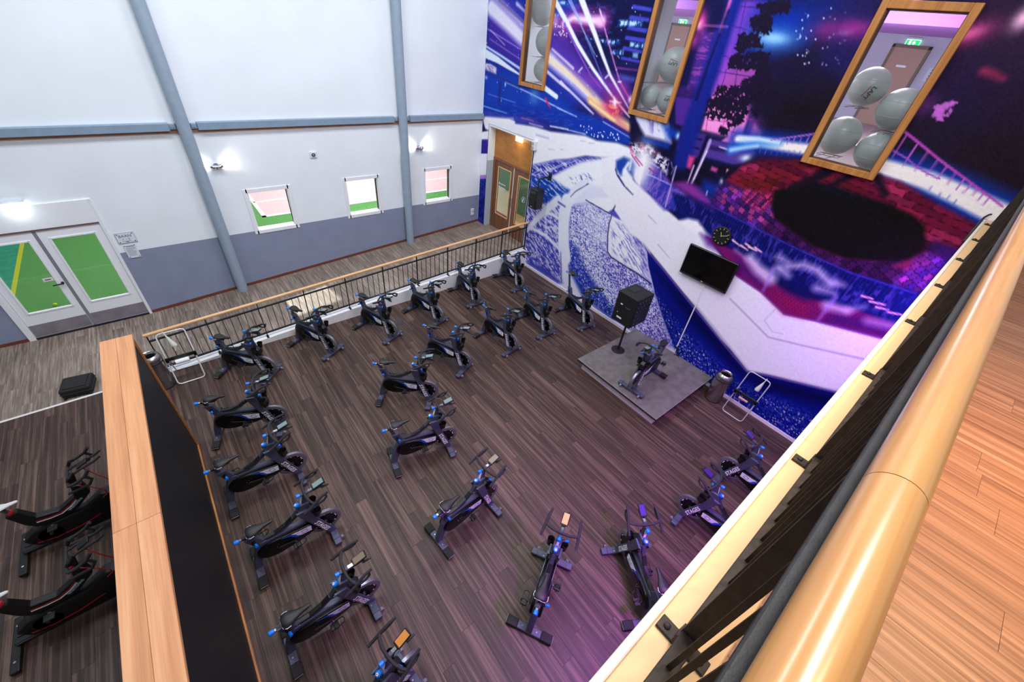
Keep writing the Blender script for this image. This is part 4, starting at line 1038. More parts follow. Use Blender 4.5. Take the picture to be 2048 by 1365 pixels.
 ('P',(246,244,253),.03,1,[(10.5,3.54),(9.1,3.76),(8.99,3.65),(8.25,3.73),(7.67,3.74),(7.09,3.82),(6.55,3.89),(6.2,3.87),(5.66,3.95),(5.3,3.94),(5.23,3.86),(5.57,3.69),(5.98,3.57),(6.43,3.49),(6.95,3.28),(7.35,3.16),(8.17,2.82),(8.35,3.18),(9.31,3.17),(10.3,3.25)]),
 ('P',(96,80,180),.05,.55,[(10.47,3.68),(9.1,3.77),(9.11,3.83),(8.35,3.88),(7.68,3.79),(8.26,3.75),(8.94,3.67),(10.46,3.56)]),
 ('P',(250,249,254),.02,1,[(10.33,3.52),(9.27,3.7),(9.01,3.68),(9.07,3.61),(9.37,3.57),(10.32,3.48)]),
 ('S',(170,160,200),.02,.01,.01,.6,[(7.64,3.35),(7.43,3.38)]),
 ('S',(170,160,200),.02,.01,.01,.6,[(7.23,3.44),(7.14,3.46)]),
 ('S',(170,160,200),.02,.01,.01,.6,[(6.41,3.77),(6.24,3.81)]),
 ('S',(170,160,200),.02,.01,.01,.6,[(6.65,3.76),(6.52,3.78)]),
 ('S',(120,100,180),.02,.02,.03,.5,[(8.15,3.56),(7.7,3.58)]),
 ('P',(232,230,250),.03,1,[(7.95,-1.24),(8.44,2.76),(7.35,3.16),(6.95,3.29),(5.97,3.57),(5.43,3.52),(5.16,2.92),(4.13,2.12),(3.25,.87),(2.29,-.2),(3.21,-.29),(7.85,-.45)]),
 ('P',(58,62,178),.05,1,[(8.17,2.82),(7.35,3.16),(6.95,3.28),(6.43,3.48),(5.96,3.56),(6.53,3.35),(6.9,3.11),(7.38,2.77),(7.71,2.43),(8.16,2.22)]),
 ('N',(235,235,252),.56,5,40,-.25,.08,.85,31,[(8.17,2.82),(6.95,3.28),(5.96,3.56),(6.9,3.11),(7.72,2.48),(8.16,2.22)]),
 ('S',(225,228,252),.02,.02,.01,.8,[(8.02,2.61),(7.04,3.18),(6.88,3.26)]),
 ('S',(225,228,252),.02,.02,.01,.8,[(7.77,2.41),(7.42,2.65)]),
 ('S',(225,228,252),.02,.02,.01,.8,[(7.69,2.37),(7.22,2.66)]),
 ('S',(225,228,252),.02,.02,.01,.8,[(8.13,2.6),(7.8,2.85)]),
 ('S',(225,228,252),.02,.02,.01,.8,[(7.65,2.8),(6.67,3.34)]),
 ('P',(22,70,180),.06,.95,[(8.18,2.5),(7.44,2.74),(6.72,2.65),(6.81,2.27),(7.15,2.34),(7.41,2.05),(8.08,1.79)]),
 ('N',(220,225,250),.62,6,36,-.3,.06,.8,33,[(8.19,2.56),(7.32,2.79),(6.69,2.66),(7.03,2.38),(8.1,1.91)]),
 ('P',(246,246,253),.05,1,[(7.38,2.75),(6.89,3.08),(6.3,3.41),(5.7,3.64),(5.47,3.4),(5.65,3.02),(6.11,2.96),(6.39,2.94),(6.67,2.67),(6.91,2.66)]),
 ('N',(92,84,190),.58,8,30,-.4,.06,.8,35,[(6.84,2.87),(6.23,3.18),(6.05,3.1),(6.53,2.83)]),
 ('P',(84,80,190),.06,1,[(8.27,1.7),(7.03,2.29),(6.71,2.15),(6.63,1.01),(6.34,.21),(6.54,.1),(7.93,.14)]),
 ('N',(236,236,252),.5,9,30,-.5,.05,.85,41,[(8.27,1.7),(7.03,2.29),(6.71,2.15),(6.63,1.01),(6.34,.21),(7.93,.14)]),
 ('N',(60,58,170),.56,30,60,-.5,.05,.7,42,[(8.06,1.06),(6.79,1.5),(6.63,1.01),(6.41,.31),(7.92,.36)]),
 ('P',(66,68,180),.06,.8,[(7.7,.25),(7.05,.34),(6.47,.21),(6.73,.15),(7.87,.09)]),
 ('P',(78,76,188),.06,1,[(6.59,2.28),(6.01,2.56),(5.34,2.5),(5.31,2.09),(5.18,1.65),(4.81,1.59),(3.86,1.49),(3.61,1.22),(3.18,.8),(2.82,.39),(3.33,.16),(4.61,.14),(5.07,.21),(5.68,.41),(6.21,.68),(6.49,1.44)]),
 ('N',(240,240,253),.47,34,60,-.5,.06,.95,43,[(6.59,2.28),(6.01,2.56),(5.34,2.5),(5.31,2.09),(5.18,1.65),(4.28,1.56),(3.86,1.49),(3.31,.9),(2.82,.39),(3.33,.16),(4.61,.14),(5.68,.94),(6.45,1.46)]),
 ('N',(110,84,190),.56,34,60,-.5,.1,.9,49,[(5.54,1.72),(4.28,1.56),(3.31,.9),(2.82,.39),(3.33,.16),(4.52,.72)]),
 ('P',(18,50,166),.08,.95,[(6.48,1.42),(6.11,1.36),(5.68,.94),(5.09,.63),(4.62,.4),(4.49,.11),(5.05,.12),(5.63,.23),(6.18,.66)]),
 ('N',(110,110,215),.56,34,60,-.5,.08,.8,44,[(6.48,1.42),(6.11,1.36),(5.68,.94),(5.09,.63),(4.49,.11),(5.05,.12),(6.18,.66)]),
 ('N',(235,235,252),.68,34,60,-.5,.08,.9,45,[(6.48,1.42),(5.83,1.48),(5.35,1.1),(4.66,.64),(4.49,.11),(5.05,.12),(6.18,.66)]),
 ('P',(244,243,253),.04,1,[(6.16,2.58),(5.01,3.08),(4.7,2.71),(4.32,2.24),(3.95,1.64),(4.29,1.58),(4.81,1.59),(5.14,1.62),(5.3,2.1),(5.33,2.51)]),
 ('N',(120,108,200),.6,6,44,-.55,.06,.75,46,[(5.3,2.37),(4.79,2.46),(4.31,2.19),(3.86,1.49),(4.49,1.6),(5.05,1.71)]),
 ('P',(98,84,188),.06,.8,[(4.96,2.49),(4.58,2.36),(4.28,2.2),(3.9,1.58),(4.12,1.69),(4.36,2.01),(4.69,2.26)]),
 ('N',(240,240,253),.52,8,44,-.55,.06,.8,47,[(4.96,2.49),(4.28,2.2),(3.88,1.53),(4.29,1.83)]),
 ('P',(236,236,251),.15,.55,[(6.27,2.49),(5.79,2.55),(5.82,2.41),(5.34,2.5),(5.23,2.05),(5.18,1.68),(5.73,1.64),(6.11,1.92)]),
 ('S',(70,60,160),.015,.01,.01,.7,[(6.59,2.28),(5.35,2.11)]),
 ('S',(70,60,160),.015,.01,.01,.7,[(6.57,1.91),(5.22,1.8)]),
 ('S',(70,60,160),.015,.01,.01,.7,[(6.53,1.76),(5.77,1.77)]),
 ('S',(238,238,251),.16,.36,.03,1,[(6.17,2.96),(6.53,2.63),(6.72,2.28),(6.74,1.96)]),
 ('S',(238,238,251),.36,.42,.03,1,[(6.75,2.36),(6.77,2.07),(6.7,1.69),(6.59,1.28),(6.45,.96)]),
 ('S',(236,236,250),.3,.05,.05,.7,[(6.48,1.01),(6.43,.57),(6.35,.16)]),
 ('S',(70,64,170),.03,.03,.01,.8,[(6.63,1.04),(6.39,.18)]),
 ('S',(40,40,130),.03,.02,.01,.8,[(6.19,2.95),(6.52,2.67),(6.65,2.5)]),
 ('S',(234,234,250),.24,.14,.03,1,[(7.03,2.29),(7.4,1.91),(7.72,1.52),(8.02,1.11)]),
 ('S',(234,234,250),.1,.07,.02,1,[(7.38,1.84),(7.09,1.87),(6.79,1.82)]),
 ('S',(234,234,250),.1,.1,.03,1,[(7.94,1.22),(7.25,1.23),(6.83,1.11),(6.51,1.06)]),
 ('S',(238,238,251),.12,.1,.02,1,[(6.32,2.92),(6.62,2.72)]),
 ('S',(70,66,175),.05,.04,.02,.8,[(7.02,2.24),(6.77,2.21)]),
 ('S',(28,24,84),.022,.03,.008,1,[(6.16,2.58),(5.79,2.55),(5.33,2.52),(5.34,2.3),(5.3,2.05),(5.19,1.67),(5.05,1.59),(4.7,1.56),(4.28,1.54),(3.85,1.48)]),
 ('P',(100,90,192),.02,1,[(5.45,2.54),(5.33,2.66),(5.02,2.49),(5.28,2.5)]),
 ('S',(28,24,84),.03,.03,.01,1,[(5.3,2.76),(5.33,2.62)]),
 ('P',(244,240,251),.025,1,[(5.97,3.57),(5.27,3.9),(4.85,3.72),(4.83,3.32),(4.49,3.21),(4.15,3.1),(3.75,2.98),(3.26,3.04),(3.11,2.9),(2.31,2.46),(1.79,2.38),(1.3,2.2),(.81,2.34),(.02,2.53),(-.94,2.77),(-1.46,1.93),(-.01,1.38),(.96,1.0),(1.32,.83),(1.78,1.05),(2.04,1.14),(2.73,1.48),(3.66,1.92),(4.14,2.14),(4.33,2.24),(4.74,2.32),(5.05,2.49),(5.37,2.8),(5.75,2.95)]),
 ('S',(170,165,195),.02,.01,.01,.8,[(4.43,2.83),(4.2,2.74)]),
 ('S',(170,165,195),.02,.01,.01,.8,[(4.0,2.35),(3.66,2.2)]),
 ('S',(176,164,196),.025,.03,.015,.8,[(2.22,2.0),(1.78,1.84),(1.32,1.67),(.82,1.83),(.0,2.11)]),
 ('S',(190,180,205),.012,.012,.01,.7,[(1.46,2.2),(1.52,1.93),(1.31,1.8),(1.15,1.86)]),
 ('P',(24,66,168),.04,.95,[(5.57,3.62),(5.4,3.74),(5.16,3.73),(4.99,3.62),(5.0,3.41),(5.18,3.46),(5.37,3.37),(5.53,3.47)]),
 ('S',(244,244,253),.07,.07,.03,1,[(5.31,3.5),(5.25,3.65)]),
 ('S',(244,244,253),.16,.16,.03,1,[(5.27,3.45),(5.09,3.27),(4.94,3.24)]),
 ('S',(244,244,253),.05,.05,.03,1,[(5.2,3.7),(5.19,3.55)]),
 ('S',(244,244,253),.06,.06,.03,1,[(5.02,3.59),(4.99,3.44)]),
 ('S',(40,36,110),.03,.02,.015,.9,[(5.53,3.45),(5.46,3.36),(5.21,3.2)]),
 ('S',(40,36,110),.03,.02,.015,.9,[(5.15,3.18),(4.94,3.1)]),
 ('S',(40,36,110),.03,.02,.015,.9,[(5.43,3.35),(5.18,3.19)]),
 ('S',(40,36,110),.03,.02,.015,.9,[(5.13,3.51),(4.98,3.36)]),
 ('S',(40,36,110),.03,.02,.015,.9,[(5.04,3.39),(4.88,3.32)]),
 ('P',(60,62,180),.05,1,[(4.81,3.31),(4.54,3.23),(4.13,3.06),(3.69,3.21),(3.81,3.5),(4.12,3.59),(4.49,3.78),(4.79,3.85),(4.81,3.66)]),
 ('N',(150,110,205),.52,6,26,1.3,.05,.7,51,[(4.81,3.31),(4.54,3.23),(4.13,3.06),(3.69,3.21),(3.81,3.5),(4.49,3.78),(4.79,3.85)]),
 ('S',(120,70,180),.05,.04,.03,.8,[(4.74,3.76),(4.17,3.57),(3.87,3.51)]),
 ('S',(215,190,240),.02,.02,.01,.8,[(4.74,3.58),(4.18,3.54)]),
 ('S',(215,190,240),.02,.02,.01,.8,[(4.78,3.8),(4.48,3.75),(4.42,3.58)]),
 ('P',(20,16,58),.04,1,[(5.49,4.43),(5.18,4.32),(4.48,4.29),(4.48,4.58),(4.12,5.21),(3.72,4.4),(3.74,3.7),(3.81,3.5),(4.17,3.57),(4.36,3.68),(4.77,3.9),(5.32,3.96)]),
 ('P',(20,56,160),.03,.9,[(5.12,4.19),(4.45,4.22),(4.45,4.11),(4.73,4.11),(5.04,4.1)]),
 ('P',(228,226,248),.04,1,[(5.38,4.51),(4.64,4.54),(4.44,4.23),(5.04,4.22),(5.18,4.32)]),
 ('N',(120,100,200),.55,12,6,.3,.06,.8,53,[(5.08,4.51),(4.61,4.53),(4.45,4.23),(4.91,4.31)]),
 ('P',(20,70,190),.06,.85,[(4.77,4.52),(4.39,4.45),(4.31,4.35),(4.53,4.27)]),
 ('G',(190,225,255),.05,.06,0,1,[(4.34,4.37)]),
 ('N',(236,226,250),.5,16,20,0,.04,.95,55,[(5.34,4.01),(4.93,4.09),(4.69,4.02),(4.38,3.94),(4.32,3.69),(4.6,3.78),(4.86,3.91),(5.28,3.84)]),
 ('N',(220,60,120),.66,14,18,0,.05,.9,56,[(5.34,4.01),(4.92,4.06),(4.68,3.99),(4.86,3.91),(5.28,3.84)]),
 ('G',(255,250,255),.22,.3,.4,1,[(4.91,3.8)]),
 ('G',(250,240,255),.2,.34,.3,.9,[(4.91,3.52)]),
 ('S',(180,60,140),.03,.02,.01,.9,[(5.22,3.82),(4.97,3.67)]),
 ('S',(180,60,140),.03,.02,.01,.9,[(5.13,3.81),(4.91,3.7)]),
 ('S',(180,60,140),.03,.02,.01,.9,[(4.74,3.69),(4.54,3.63)]),
 ('S',(160,150,240),.02,.01,.01,.9,[(4.36,3.89),(4.33,3.67)]),
 ('S',(160,150,240),.02,.01,.01,.9,[(4.19,3.86),(4.18,3.64)]),
 ('S',(160,150,240),.02,.01,.01,.9,[(4.22,3.85),(4.23,3.72)]),
 ('S',(160,150,240),.02,.01,.01,.9,[(4.31,3.92),(4.25,3.83)]),
 ('P',(84,44,150),.02,1,[(4.65,4.96),(4.18,4.98),(4.17,4.54),(4.47,4.54)]),
 ('P',(62,34,120),.02,1,[(4.33,4.54),(4.18,4.53),(4.23,4.15),(4.3,4.14)]),
 ('P',(70,48,140),.02,1,[(4.05,4.5),(3.82,4.5),(3.83,4.11),(4.03,4.12)]),
 ('P',(70,34,120),.03,.8,[(4.75,5.1),(4.2,5.17),(4.18,4.98),(4.64,4.97)]),
 ('S',(30,20,70),.03,.03,.01,1,[(4.09,4.4),(3.88,4.41)]),
 ('S',(30,20,70),.03,.03,.01,1,[(4.05,4.26),(3.87,4.26)]),
 ('S',(30,20,70),.03,.03,.01,1,[(4.11,4.48),(4.03,4.12)]),
 ('P',(122,70,196),.04,1,[(4.19,6.3),(3.64,6.32),(3.62,6.16),(3.7,6.04),(3.73,5.89),(3.75,5.71),(3.77,5.51),(3.84,5.26),(3.99,5.1),(4.16,5.53),(4.16,5.97)]),
 ('P',(150,76,200),.12,.7,[(4.09,5.65),(3.74,5.69),(3.74,5.46),(3.86,5.23),(3.98,5.14)]),
 ('P',(245,140,222),.02,1,[(3.94,4.56),(3.97,4.88),(3.97,5.1),(3.78,5.23),(3.33,5.2),(3.25,5.02),(3.22,4.6),(3.34,4.47),(3.52,4.47),(3.45,4.56)]),
 ('P',(250,170,225),.1,.6,[(3.94,4.57),(3.94,4.88),(3.63,4.91),(3.54,4.58)]),
 ('P',(200,96,200),.1,.8,[(3.89,5.38),(3.69,5.58),(3.36,5.62),(3.25,5.26),(3.26,4.99),(3.97,5.11)]),
 ('P',(96,56,150),.05,1,[(3.26,4.98),(2.94,5.0),(2.9,4.81),(2.91,4.64),(3.2,4.65)]),
 ('S',(170,60,150),.015,.015,.006,.8,[(3.9,4.72),(3.3,4.79)]),
 ('S',(170,60,150),.015,.015,.006,.8,[(3.94,4.88),(3.86,4.55)]),
 ('S',(170,60,150),.015,.015,.006,.8,[(3.6,4.88),(3.59,4.54)]),
 ('S',(170,60,150),.015,.015,.006,.8,[(3.41,4.93),(3.38,4.48)]),
 ('S',(170,60,150),.015,.015,.006,.8,[(3.44,4.63),(3.15,4.66)]),
 ('S',(170,60,150),.015,.015,.006,.8,[(3.27,4.86),(2.94,4.88)]),
 ('S',(70,36,130),.015,.015,.006,.7,[(4.11,6.01),(3.63,5.94)]),
 ('S',(70,36,130),.015,.015,.006,.7,[(4.05,5.63),(3.53,5.54)]),
 ('S',(70,36,130),.015,.015,.006,.7,[(4.03,6.23),(3.66,6.23)]),
 ('S',(70,36,130),.015,.015,.006,.7,[(3.96,6.31),(3.87,5.81)]),
 ('S',(70,36,130),.015,.015,.006,.7,[(4.1,5.4),(3.46,5.41)]),
 ('S',(70,36,130),.015,.015,.006,.7,[(3.88,5.44),(3.86,5.23)]),
 ('S',(70,36,130),.015,.015,.006,.7,[(3.77,5.68),(3.64,5.23)]),
 ('S',(70,36,130),.015,.015,.006,.7,[(4.51,5.87),(4.04,5.87)]),
 ('P',(86,48,152),.04,.9,[(4.51,5.89),(4.13,5.9),(4.1,5.41),(4.23,5.13),(4.46,5.13)]),
 ('N',(190,90,190),.6,5,40,.1,.06,.6,61,[(4.51,5.89),(4.13,5.9),(4.1,5.41),(4.44,5.13)]),
 ('S',(24,38,142),.26,.34,.05,1,[(4.15,6.34),(4.15,5.86),(4.14,5.41),(4.15,4.96),(4.14,4.41),(4.11,4.02)]),
 ('S',(60,60,190),.05,.05,.04,.7,[(4.19,6.3),(4.21,5.85),(4.2,5.4)]),
 ('S',(225,110,190),.05,.03,.02,1,[(4.21,6.3),(4.21,6.06),(4.2,5.91)]),
 ('S',(14,18,70),.04,.05,.02,.8,[(4.18,6.17),(4.21,5.65),(4.23,4.98)]),
 ('P',(24,22,76),.05,.9,[(4.63,6.2),(4.44,6.29),(4.26,6.3),(4.22,6.05),(4.38,5.98),(4.56,5.98)]),
 ('G',(240,80,180),.1,.16,.5,.9,[(4.59,6.02)]),
 ('G',(255,190,225),.06,.06,0,.9,[(4.61,5.97)]),
 ('G',(200,70,170),.1,.1,0,.8,[(4.62,5.76)]),
 ('S',(200,110,190),.02,.02,.015,.8,[(4.57,5.97),(4.11,5.98)]),
 ('P',(24,16,44),.04,1,[(3.84,4.11),(3.43,4.12),(3.12,4.15),(2.77,4.38),(3.15,3.97),(3.2,3.46),(3.57,3.64),(3.79,3.69)]),
 ('P',(88,64,158),.02,1,[(3.76,4.39),(3.65,4.46),(3.32,4.46),(3.18,4.44),(2.97,4.49),(2.9,4.43),(3.01,4.25),(3.18,4.18),(3.69,4.17)]),
 ('P',(40,30,86),.02,.8,[(3.71,4.37),(3.34,4.38),(3.34,4.32),(3.69,4.29)]),
 ('P',(214,190,232),.01,1,[(3.53,4.39),(3.36,4.39),(3.36,4.36),(3.53,4.37)]),
 ('S',(190,160,225),.06,.04,.015,1,[(3.72,4.43),(3.72,4.34),(3.74,4.03),(3.77,3.69)]),
 ('S',(240,230,250),.025,.02,.01,1,[(3.71,4.26),(3.76,3.76)]),
 ('S',(210,180,225),.03,.02,.01,1,[(3.85,3.98),(3.85,3.63)]),
 ('S',(210,190,235),.02,.02,.01,1,[(4.18,3.88),(4.13,3.12)]),
 ('P',(220,70,150),.03,1,[(4.01,4.12),(3.88,4.12),(3.89,3.91),(3.98,3.92)]),
 ('P',(205,90,170),.02,1,[(3.52,4.06),(3.4,4.05),(3.4,3.98),(3.52,3.99)]),
 ('P',(240,150,150),.01,1,[(3.25,4.09),(3.21,4.09),(3.24,4.02)]),
 ('P',(142,56,158),.05,1,[(4.15,3.58),(3.89,3.69),(3.54,3.65),(3.15,3.46),(3.17,3.39),(3.84,3.5)]),
 ('P',(24,56,160),.08,.9,[(3.57,3.81),(3.22,3.89),(3.01,3.71),(3.14,3.48),(3.57,3.64)]),
 ('P',(24,20,64),.06,.9,[(3.53,3.95),(3.21,4.01),(3.11,3.86),(3.38,3.81)]),
 ('G',(220,230,255),.03,.06,.3,1,[(3.25,3.86)]),
 ('S',(200,190,240),.02,.02,.01,1,[(3.43,3.65),(3.42,3.58)]),
 ('P',(240,130,205),.03,.9,[(3.11,4.62),(3.11,4.83),(2.95,4.73),(2.91,4.64)]),
 ('P',(32,24,62),.1,1,[(3.6,6.25),(3.37,6.4),(2.2,6.43),(1.83,5.37),(2.17,4.83),(2.86,4.76),(3.26,4.99),(3.32,5.34),(3.33,5.56),(3.64,5.78),(3.67,6.04)]),
 ('P',(10,46,160),.22,.95,[(3.7,6.32),(2.68,6.42),(2.58,6.18),(2.99,5.95),(3.42,5.74),(3.7,5.75),(3.73,6.02)]),
 ('P',(16,80,200),.2,.6,[(3.6,5.9),(3.27,6.07),(2.84,6.09),(2.95,5.89),(3.37,5.78)]),
 ('P',(46,36,86),.25,.7,[(2.92,6.23),(2.34,6.37),(2.2,6.01),(2.6,5.9)]),
 ('P',(28,16,26),.25,.85,[(2.95,5.26),(2.13,5.43),(2.17,4.86),(2.92,4.81)]),
 ('G',(235,245,255),.18,.055,-.0,1,[(3.35,5.9)]),
 ('G',(120,190,250),.32,.13,0,.7,[(3.36,5.89)]),
 ('G',(235,60,170),.32,.12,-.0,.8,[(2.49,6.05)]),
 ('G',(255,170,220),.09,.03,.1,1,[(2.46,6.03)]),
 ('D',(200,210,255),55,.004,.012,.9,71,1,[(3.22,6.26),(2.48,6.29),(2.33,5.66),(2.86,5.56)]),
 ('D',(32,20,52),132,.018,.05,1,81,.42,[(3.77,6.26),(3.33,6.33),(3.3,6.2),(3.63,6.17)]),
 ('D',(32,20,52),132,.018,.05,1,82,.42,[(3.8,6.1),(3.53,6.18),(3.42,5.95),(3.66,5.96)]),
 ('D',(32,20,52),132,.018,.05,1,83,.42,[(3.87,5.89),(3.62,5.94),(3.44,5.78),(3.7,5.76),(3.83,5.56)]),
 ('D',(32,20,52),176,.018,.05,1,84,.42,[(3.87,5.64),(3.34,5.73),(3.27,5.57),(3.64,5.47),(3.85,5.49)]),
 ('D',(32,20,52),176,.018,.05,1,85,.42,[(3.57,5.33),(3.29,5.48),(3.1,5.17),(3.41,5.15)]),
 ('D',(32,20,52),264,.018,.05,1,86,.42,[(3.92,5.22),(3.49,5.31),(3.23,5.15),(3.47,4.89),(3.99,4.92)]),
 ('D',(32,20,52),198,.018,.05,1,87,.42,[(4.01,5.02),(3.33,5.13),(3.3,4.92),(3.75,4.75),(3.96,4.76)]),
 ('D',(32,20,52),22,.018,.05,1,88,.42,[(3.26,4.99),(3.13,5.01),(3.12,4.92)]),
 ('D',(32,20,52),55,.018,.05,1,89,.42,[(3.6,4.83),(3.3,4.92),(3.31,4.79),(3.5,4.69)]),
 ('D',(32,20,52),30,.018,.05,1,90,.42,[(3.68,4.65),(3.5,4.65),(3.47,4.58),(3.57,4.59)]),
 ('D',(32,20,52),132,.018,.05,1,92,.42,[(3.41,5.53),(3.23,5.57),(3.12,5.28),(3.4,5.27)]),
 ('P',(30,20,50),.08,.95,[(3.32,5.25),(3.01,5.38),(2.84,5.06),(3.16,5.01),(3.38,5.08)]),
 ('S',(32,20,52),.03,.02,.01,1,[(3.44,5.05),(3.7,5.04),(3.89,4.94)]),
 ('S',(32,20,52),.02,.02,.01,1,[(3.47,4.95),(3.45,4.71)]),
 ('P',(46,28,60),.12,1,[(2.41,6.65),(.71,6.65),(-.73,4.53),(-.0,4.58),(1.33,5.08),(1.34,5.59),(1.33,6.32)]),
 ('P',(34,22,30),.35,.85,[(1.28,5.12),(1.17,5.52),(.2,5.38),(-.33,4.56),(-.04,4.57)]),
 ('P',(40,28,90),.3,.5,[(1.31,5.59),(.99,5.79),(.56,5.34),(.86,5.11)]),
 ('P',(62,42,66),.25,.55,[(1.48,6.36),(.9,6.34),(.64,5.94),(1.0,6.02)]),
 ('P',(40,34,110),.1,.6,[(2.74,6.44),(2.25,6.45),(2.1,5.48),(2.61,5.7)]),
 ('G',(255,225,245),.12,.05,.4,1,[(1.26,6.1)]),
 ('G',(240,70,160),.22,.11,.4,.7,[(1.25,6.1)]),
 ('G',(255,200,235),.08,.1,0,1,[(.87,6.27)]),
 ('G',(255,180,230),.07,.05,0,1,[(1.89,6.37)]),
 ('S',(225,60,110),.05,.02,.05,.8,[(.9,5.8),(.81,5.78),(.71,5.75)]),
 ('G',(210,60,170),.2,.08,0,.5,[(2.38,6.09)]),
 ('G',(130,60,150),.12,.12,0,.6,[(1.23,5.41)]),
 ('D',(200,110,210),26,.02,.05,.9,93,.6,[(1.12,5.43),(.96,5.49),(.95,5.36),(.96,5.26),(1.04,5.31)]),
 ('S',(24,66,180),.26,.42,.1,1,[(3.27,4.56),(2.75,4.6),(2.04,4.67),(1.24,4.67),(.73,4.64),(.38,4.58),(-.06,4.49)]),
 ('S',(250,240,240),.1,.24,.03,1,[(3.27,4.56),(2.75,4.6),(2.04,4.67),(1.24,4.67),(.73,4.64),(.38,4.58),(-.06,4.49)]),
 ('S',(60,140,235),.14,.1,.05,.9,[(3.31,4.38),(3.15,4.48),(2.94,4.58),(2.63,4.65)]),
 ('S',(220,240,255),.05,.06,.03,1,[(3.24,4.58),(2.97,4.63),(2.63,4.65)]),
 ('S',(200,230,255),.05,.04,.03,1,[(3.31,4.38),(3.07,4.48),(2.92,4.53)]),
 ('G',(225,240,255),.1,.05,.3,1,[(3.01,4.33)]),
 ('S',(190,80,190),.028,.022,.006,1,[(1.27,5.11),(1.03,5.01),(.76,4.89),(.53,4.8),(.25,4.69),(-.05,4.57)]),
 ('S',(160,90,200),.02,.018,.006,1,[(1.26,4.88),(1.05,4.82),(.92,4.76),(.76,4.71),(.63,4.69)]),
 ('S',(190,100,200),.018,.014,.005,1,[(1.21,5.07),(1.21,4.79)]),
 ('S',(190,100,200),.018,.014,.005,1,[(1.05,5.0),(1.04,4.73)]),
 ('S',(190,100,200),.018,.014,.005,1,[(.9,4.95),(.9,4.71)]),
 ('S',(190,100,200),.018,.014,.005,1,[(.76,4.89),(.76,4.69)]),
 ('S',(190,100,200),.018,.014,.005,1,[(.64,4.84),(.64,4.68)]),
 ('S',(190,100,200),.018,.014,.005,1,[(.53,4.8),(.53,4.65)]),
 ('S',(190,100,200),.018,.014,.005,1,[(.42,4.76),(.42,4.62)]),
 ('S',(190,100,200),.018,.014,.005,1,[(.33,4.72),(.34,4.6)]),
 ('S',(190,100,200),.018,.014,.005,1,[(.25,4.69),(.25,4.6)]),
 ('S',(190,100,200),.018,.014,.005,1,[(.17,4.65),(.18,4.56)]),
 ('S',(190,100,200),.018,.014,.005,1,[(.1,4.62),(.11,4.53)]),
 ('S',(120,110,200),.02,.016,.006,.7,[(.53,4.54),(.52,4.5)]),
 ('S',(120,110,200),.02,.016,.006,.7,[(.43,4.54),(.43,4.49)]),
 ('S',(120,110,200),.02,.016,.006,.7,[(.35,4.51),(.35,4.45)]),
 ('S',(120,110,200),.02,.016,.006,.7,[(.65,4.58),(.65,4.54)]),
 ('S',(170,110,205),.02,.02,.006,1,[(2.76,4.66),(2.52,4.75),(2.18,4.88)]),
 ('S',(150,110,205),.016,.014,.005,1,[(2.6,4.71),(2.6,4.63)]),
 ('S',(150,110,205),.016,.014,.005,1,[(2.52,4.74),(2.51,4.65)]),
 ('S',(150,110,205),.016,.014,.005,1,[(2.45,4.77),(2.44,4.68)]),
 ('S',(150,110,205),.016,.014,.005,1,[(2.37,4.8),(2.36,4.7)]),
 ('S',(150,110,205),.016,.014,.005,1,[(2.28,4.84),(2.27,4.72)]),
 ('S',(110,100,190),.014,.012,.005,.8,[(2.85,4.5),(2.84,4.44)]),
 ('S',(110,100,190),.014,.012,.005,.8,[(2.76,4.51),(2.76,4.45)]),
 ('S',(110,100,190),.014,.012,.005,.8,[(2.68,4.53),(2.68,4.47)]),
 ('S',(110,100,190),.014,.012,.005,.8,[(2.6,4.55),(2.59,4.48)]),
 ('S',(110,100,190),.014,.012,.005,.8,[(2.52,4.56),(2.51,4.5)]),
 ('S',(110,100,190),.014,.012,.005,.8,[(2.44,4.58),(2.43,4.51)]),
 ('S',(110,100,190),.014,.012,.005,.8,[(2.37,4.6),(2.36,4.53)]),
 ('S',(110,100,190),.014,.012,.005,.8,[(2.29,4.61),(2.28,4.54)]),
 ('S',(110,100,190),.014,.012,.005,.8,[(2.22,4.63),(2.21,4.56)]),
 ('P',(118,24,62),.04,1,[(3.18,3.91),(3.0,4.23),(2.78,4.39),(2.16,4.52),(1.45,4.56),(.96,4.54),(.45,4.4),(-.02,4.3),(-.35,4.14),(-.14,3.62),(.79,3.14),(2.34,3.43)]),
 ('B',[(150,32,74),(116,24,60),(92,18,52),(160,44,90),(126,30,50)],.34,.085,-.12,.04,.85,3,[(3.18,3.91),(3.0,4.23),(2.78,4.39),(2.16,4.52),(1.45,4.56),(.96,4.54),(.45,4.4),(-.02,4.3),(-.35,4.14),(.08,3.81),(1.3,4.05),(2.26,3.71)]),
 ('P',(30,22,70),.06,.8,[(2.94,4.37),(2.16,4.56),(2.14,4.52),(2.77,4.38),(2.98,4.24)]),
 ('P',(110,40,14),.12,.45,[(3.06,3.98),(2.37,4.18),(2.37,4.02),(2.81,3.95)]),
 ('P',(66,26,100),.04,1,[(3.18,3.91),(2.72,3.85),(2.28,3.75),(2.14,3.59),(1.79,3.49),(1.43,3.39),(1.0,3.4),(.66,3.51),(.28,3.81),(.26,4.01),(-.05,4.01),(-.08,3.27),(.83,3.22),(1.59,3.26),(2.38,3.34),(3.3,3.44)]),
 ('B',[(140,60,170),(96,40,140),(64,30,110),(180,70,150),(110,50,170)],.1,.085,-.32,.04,.9,5,[(3.27,3.85),(2.72,3.85),(2.28,3.75),(2.14,3.59),(2.03,3.5),(2.1,3.3),(3.3,3.42)]),
 ('B',[(226,70,140),(150,40,110),(90,30,90),(190,60,130)],.035,.16,-.32,.03,.8,6,[(2.85,3.88),(2.65,3.91),(2.37,3.92),(2.32,3.77),(2.39,3.6),(2.77,3.68)]),
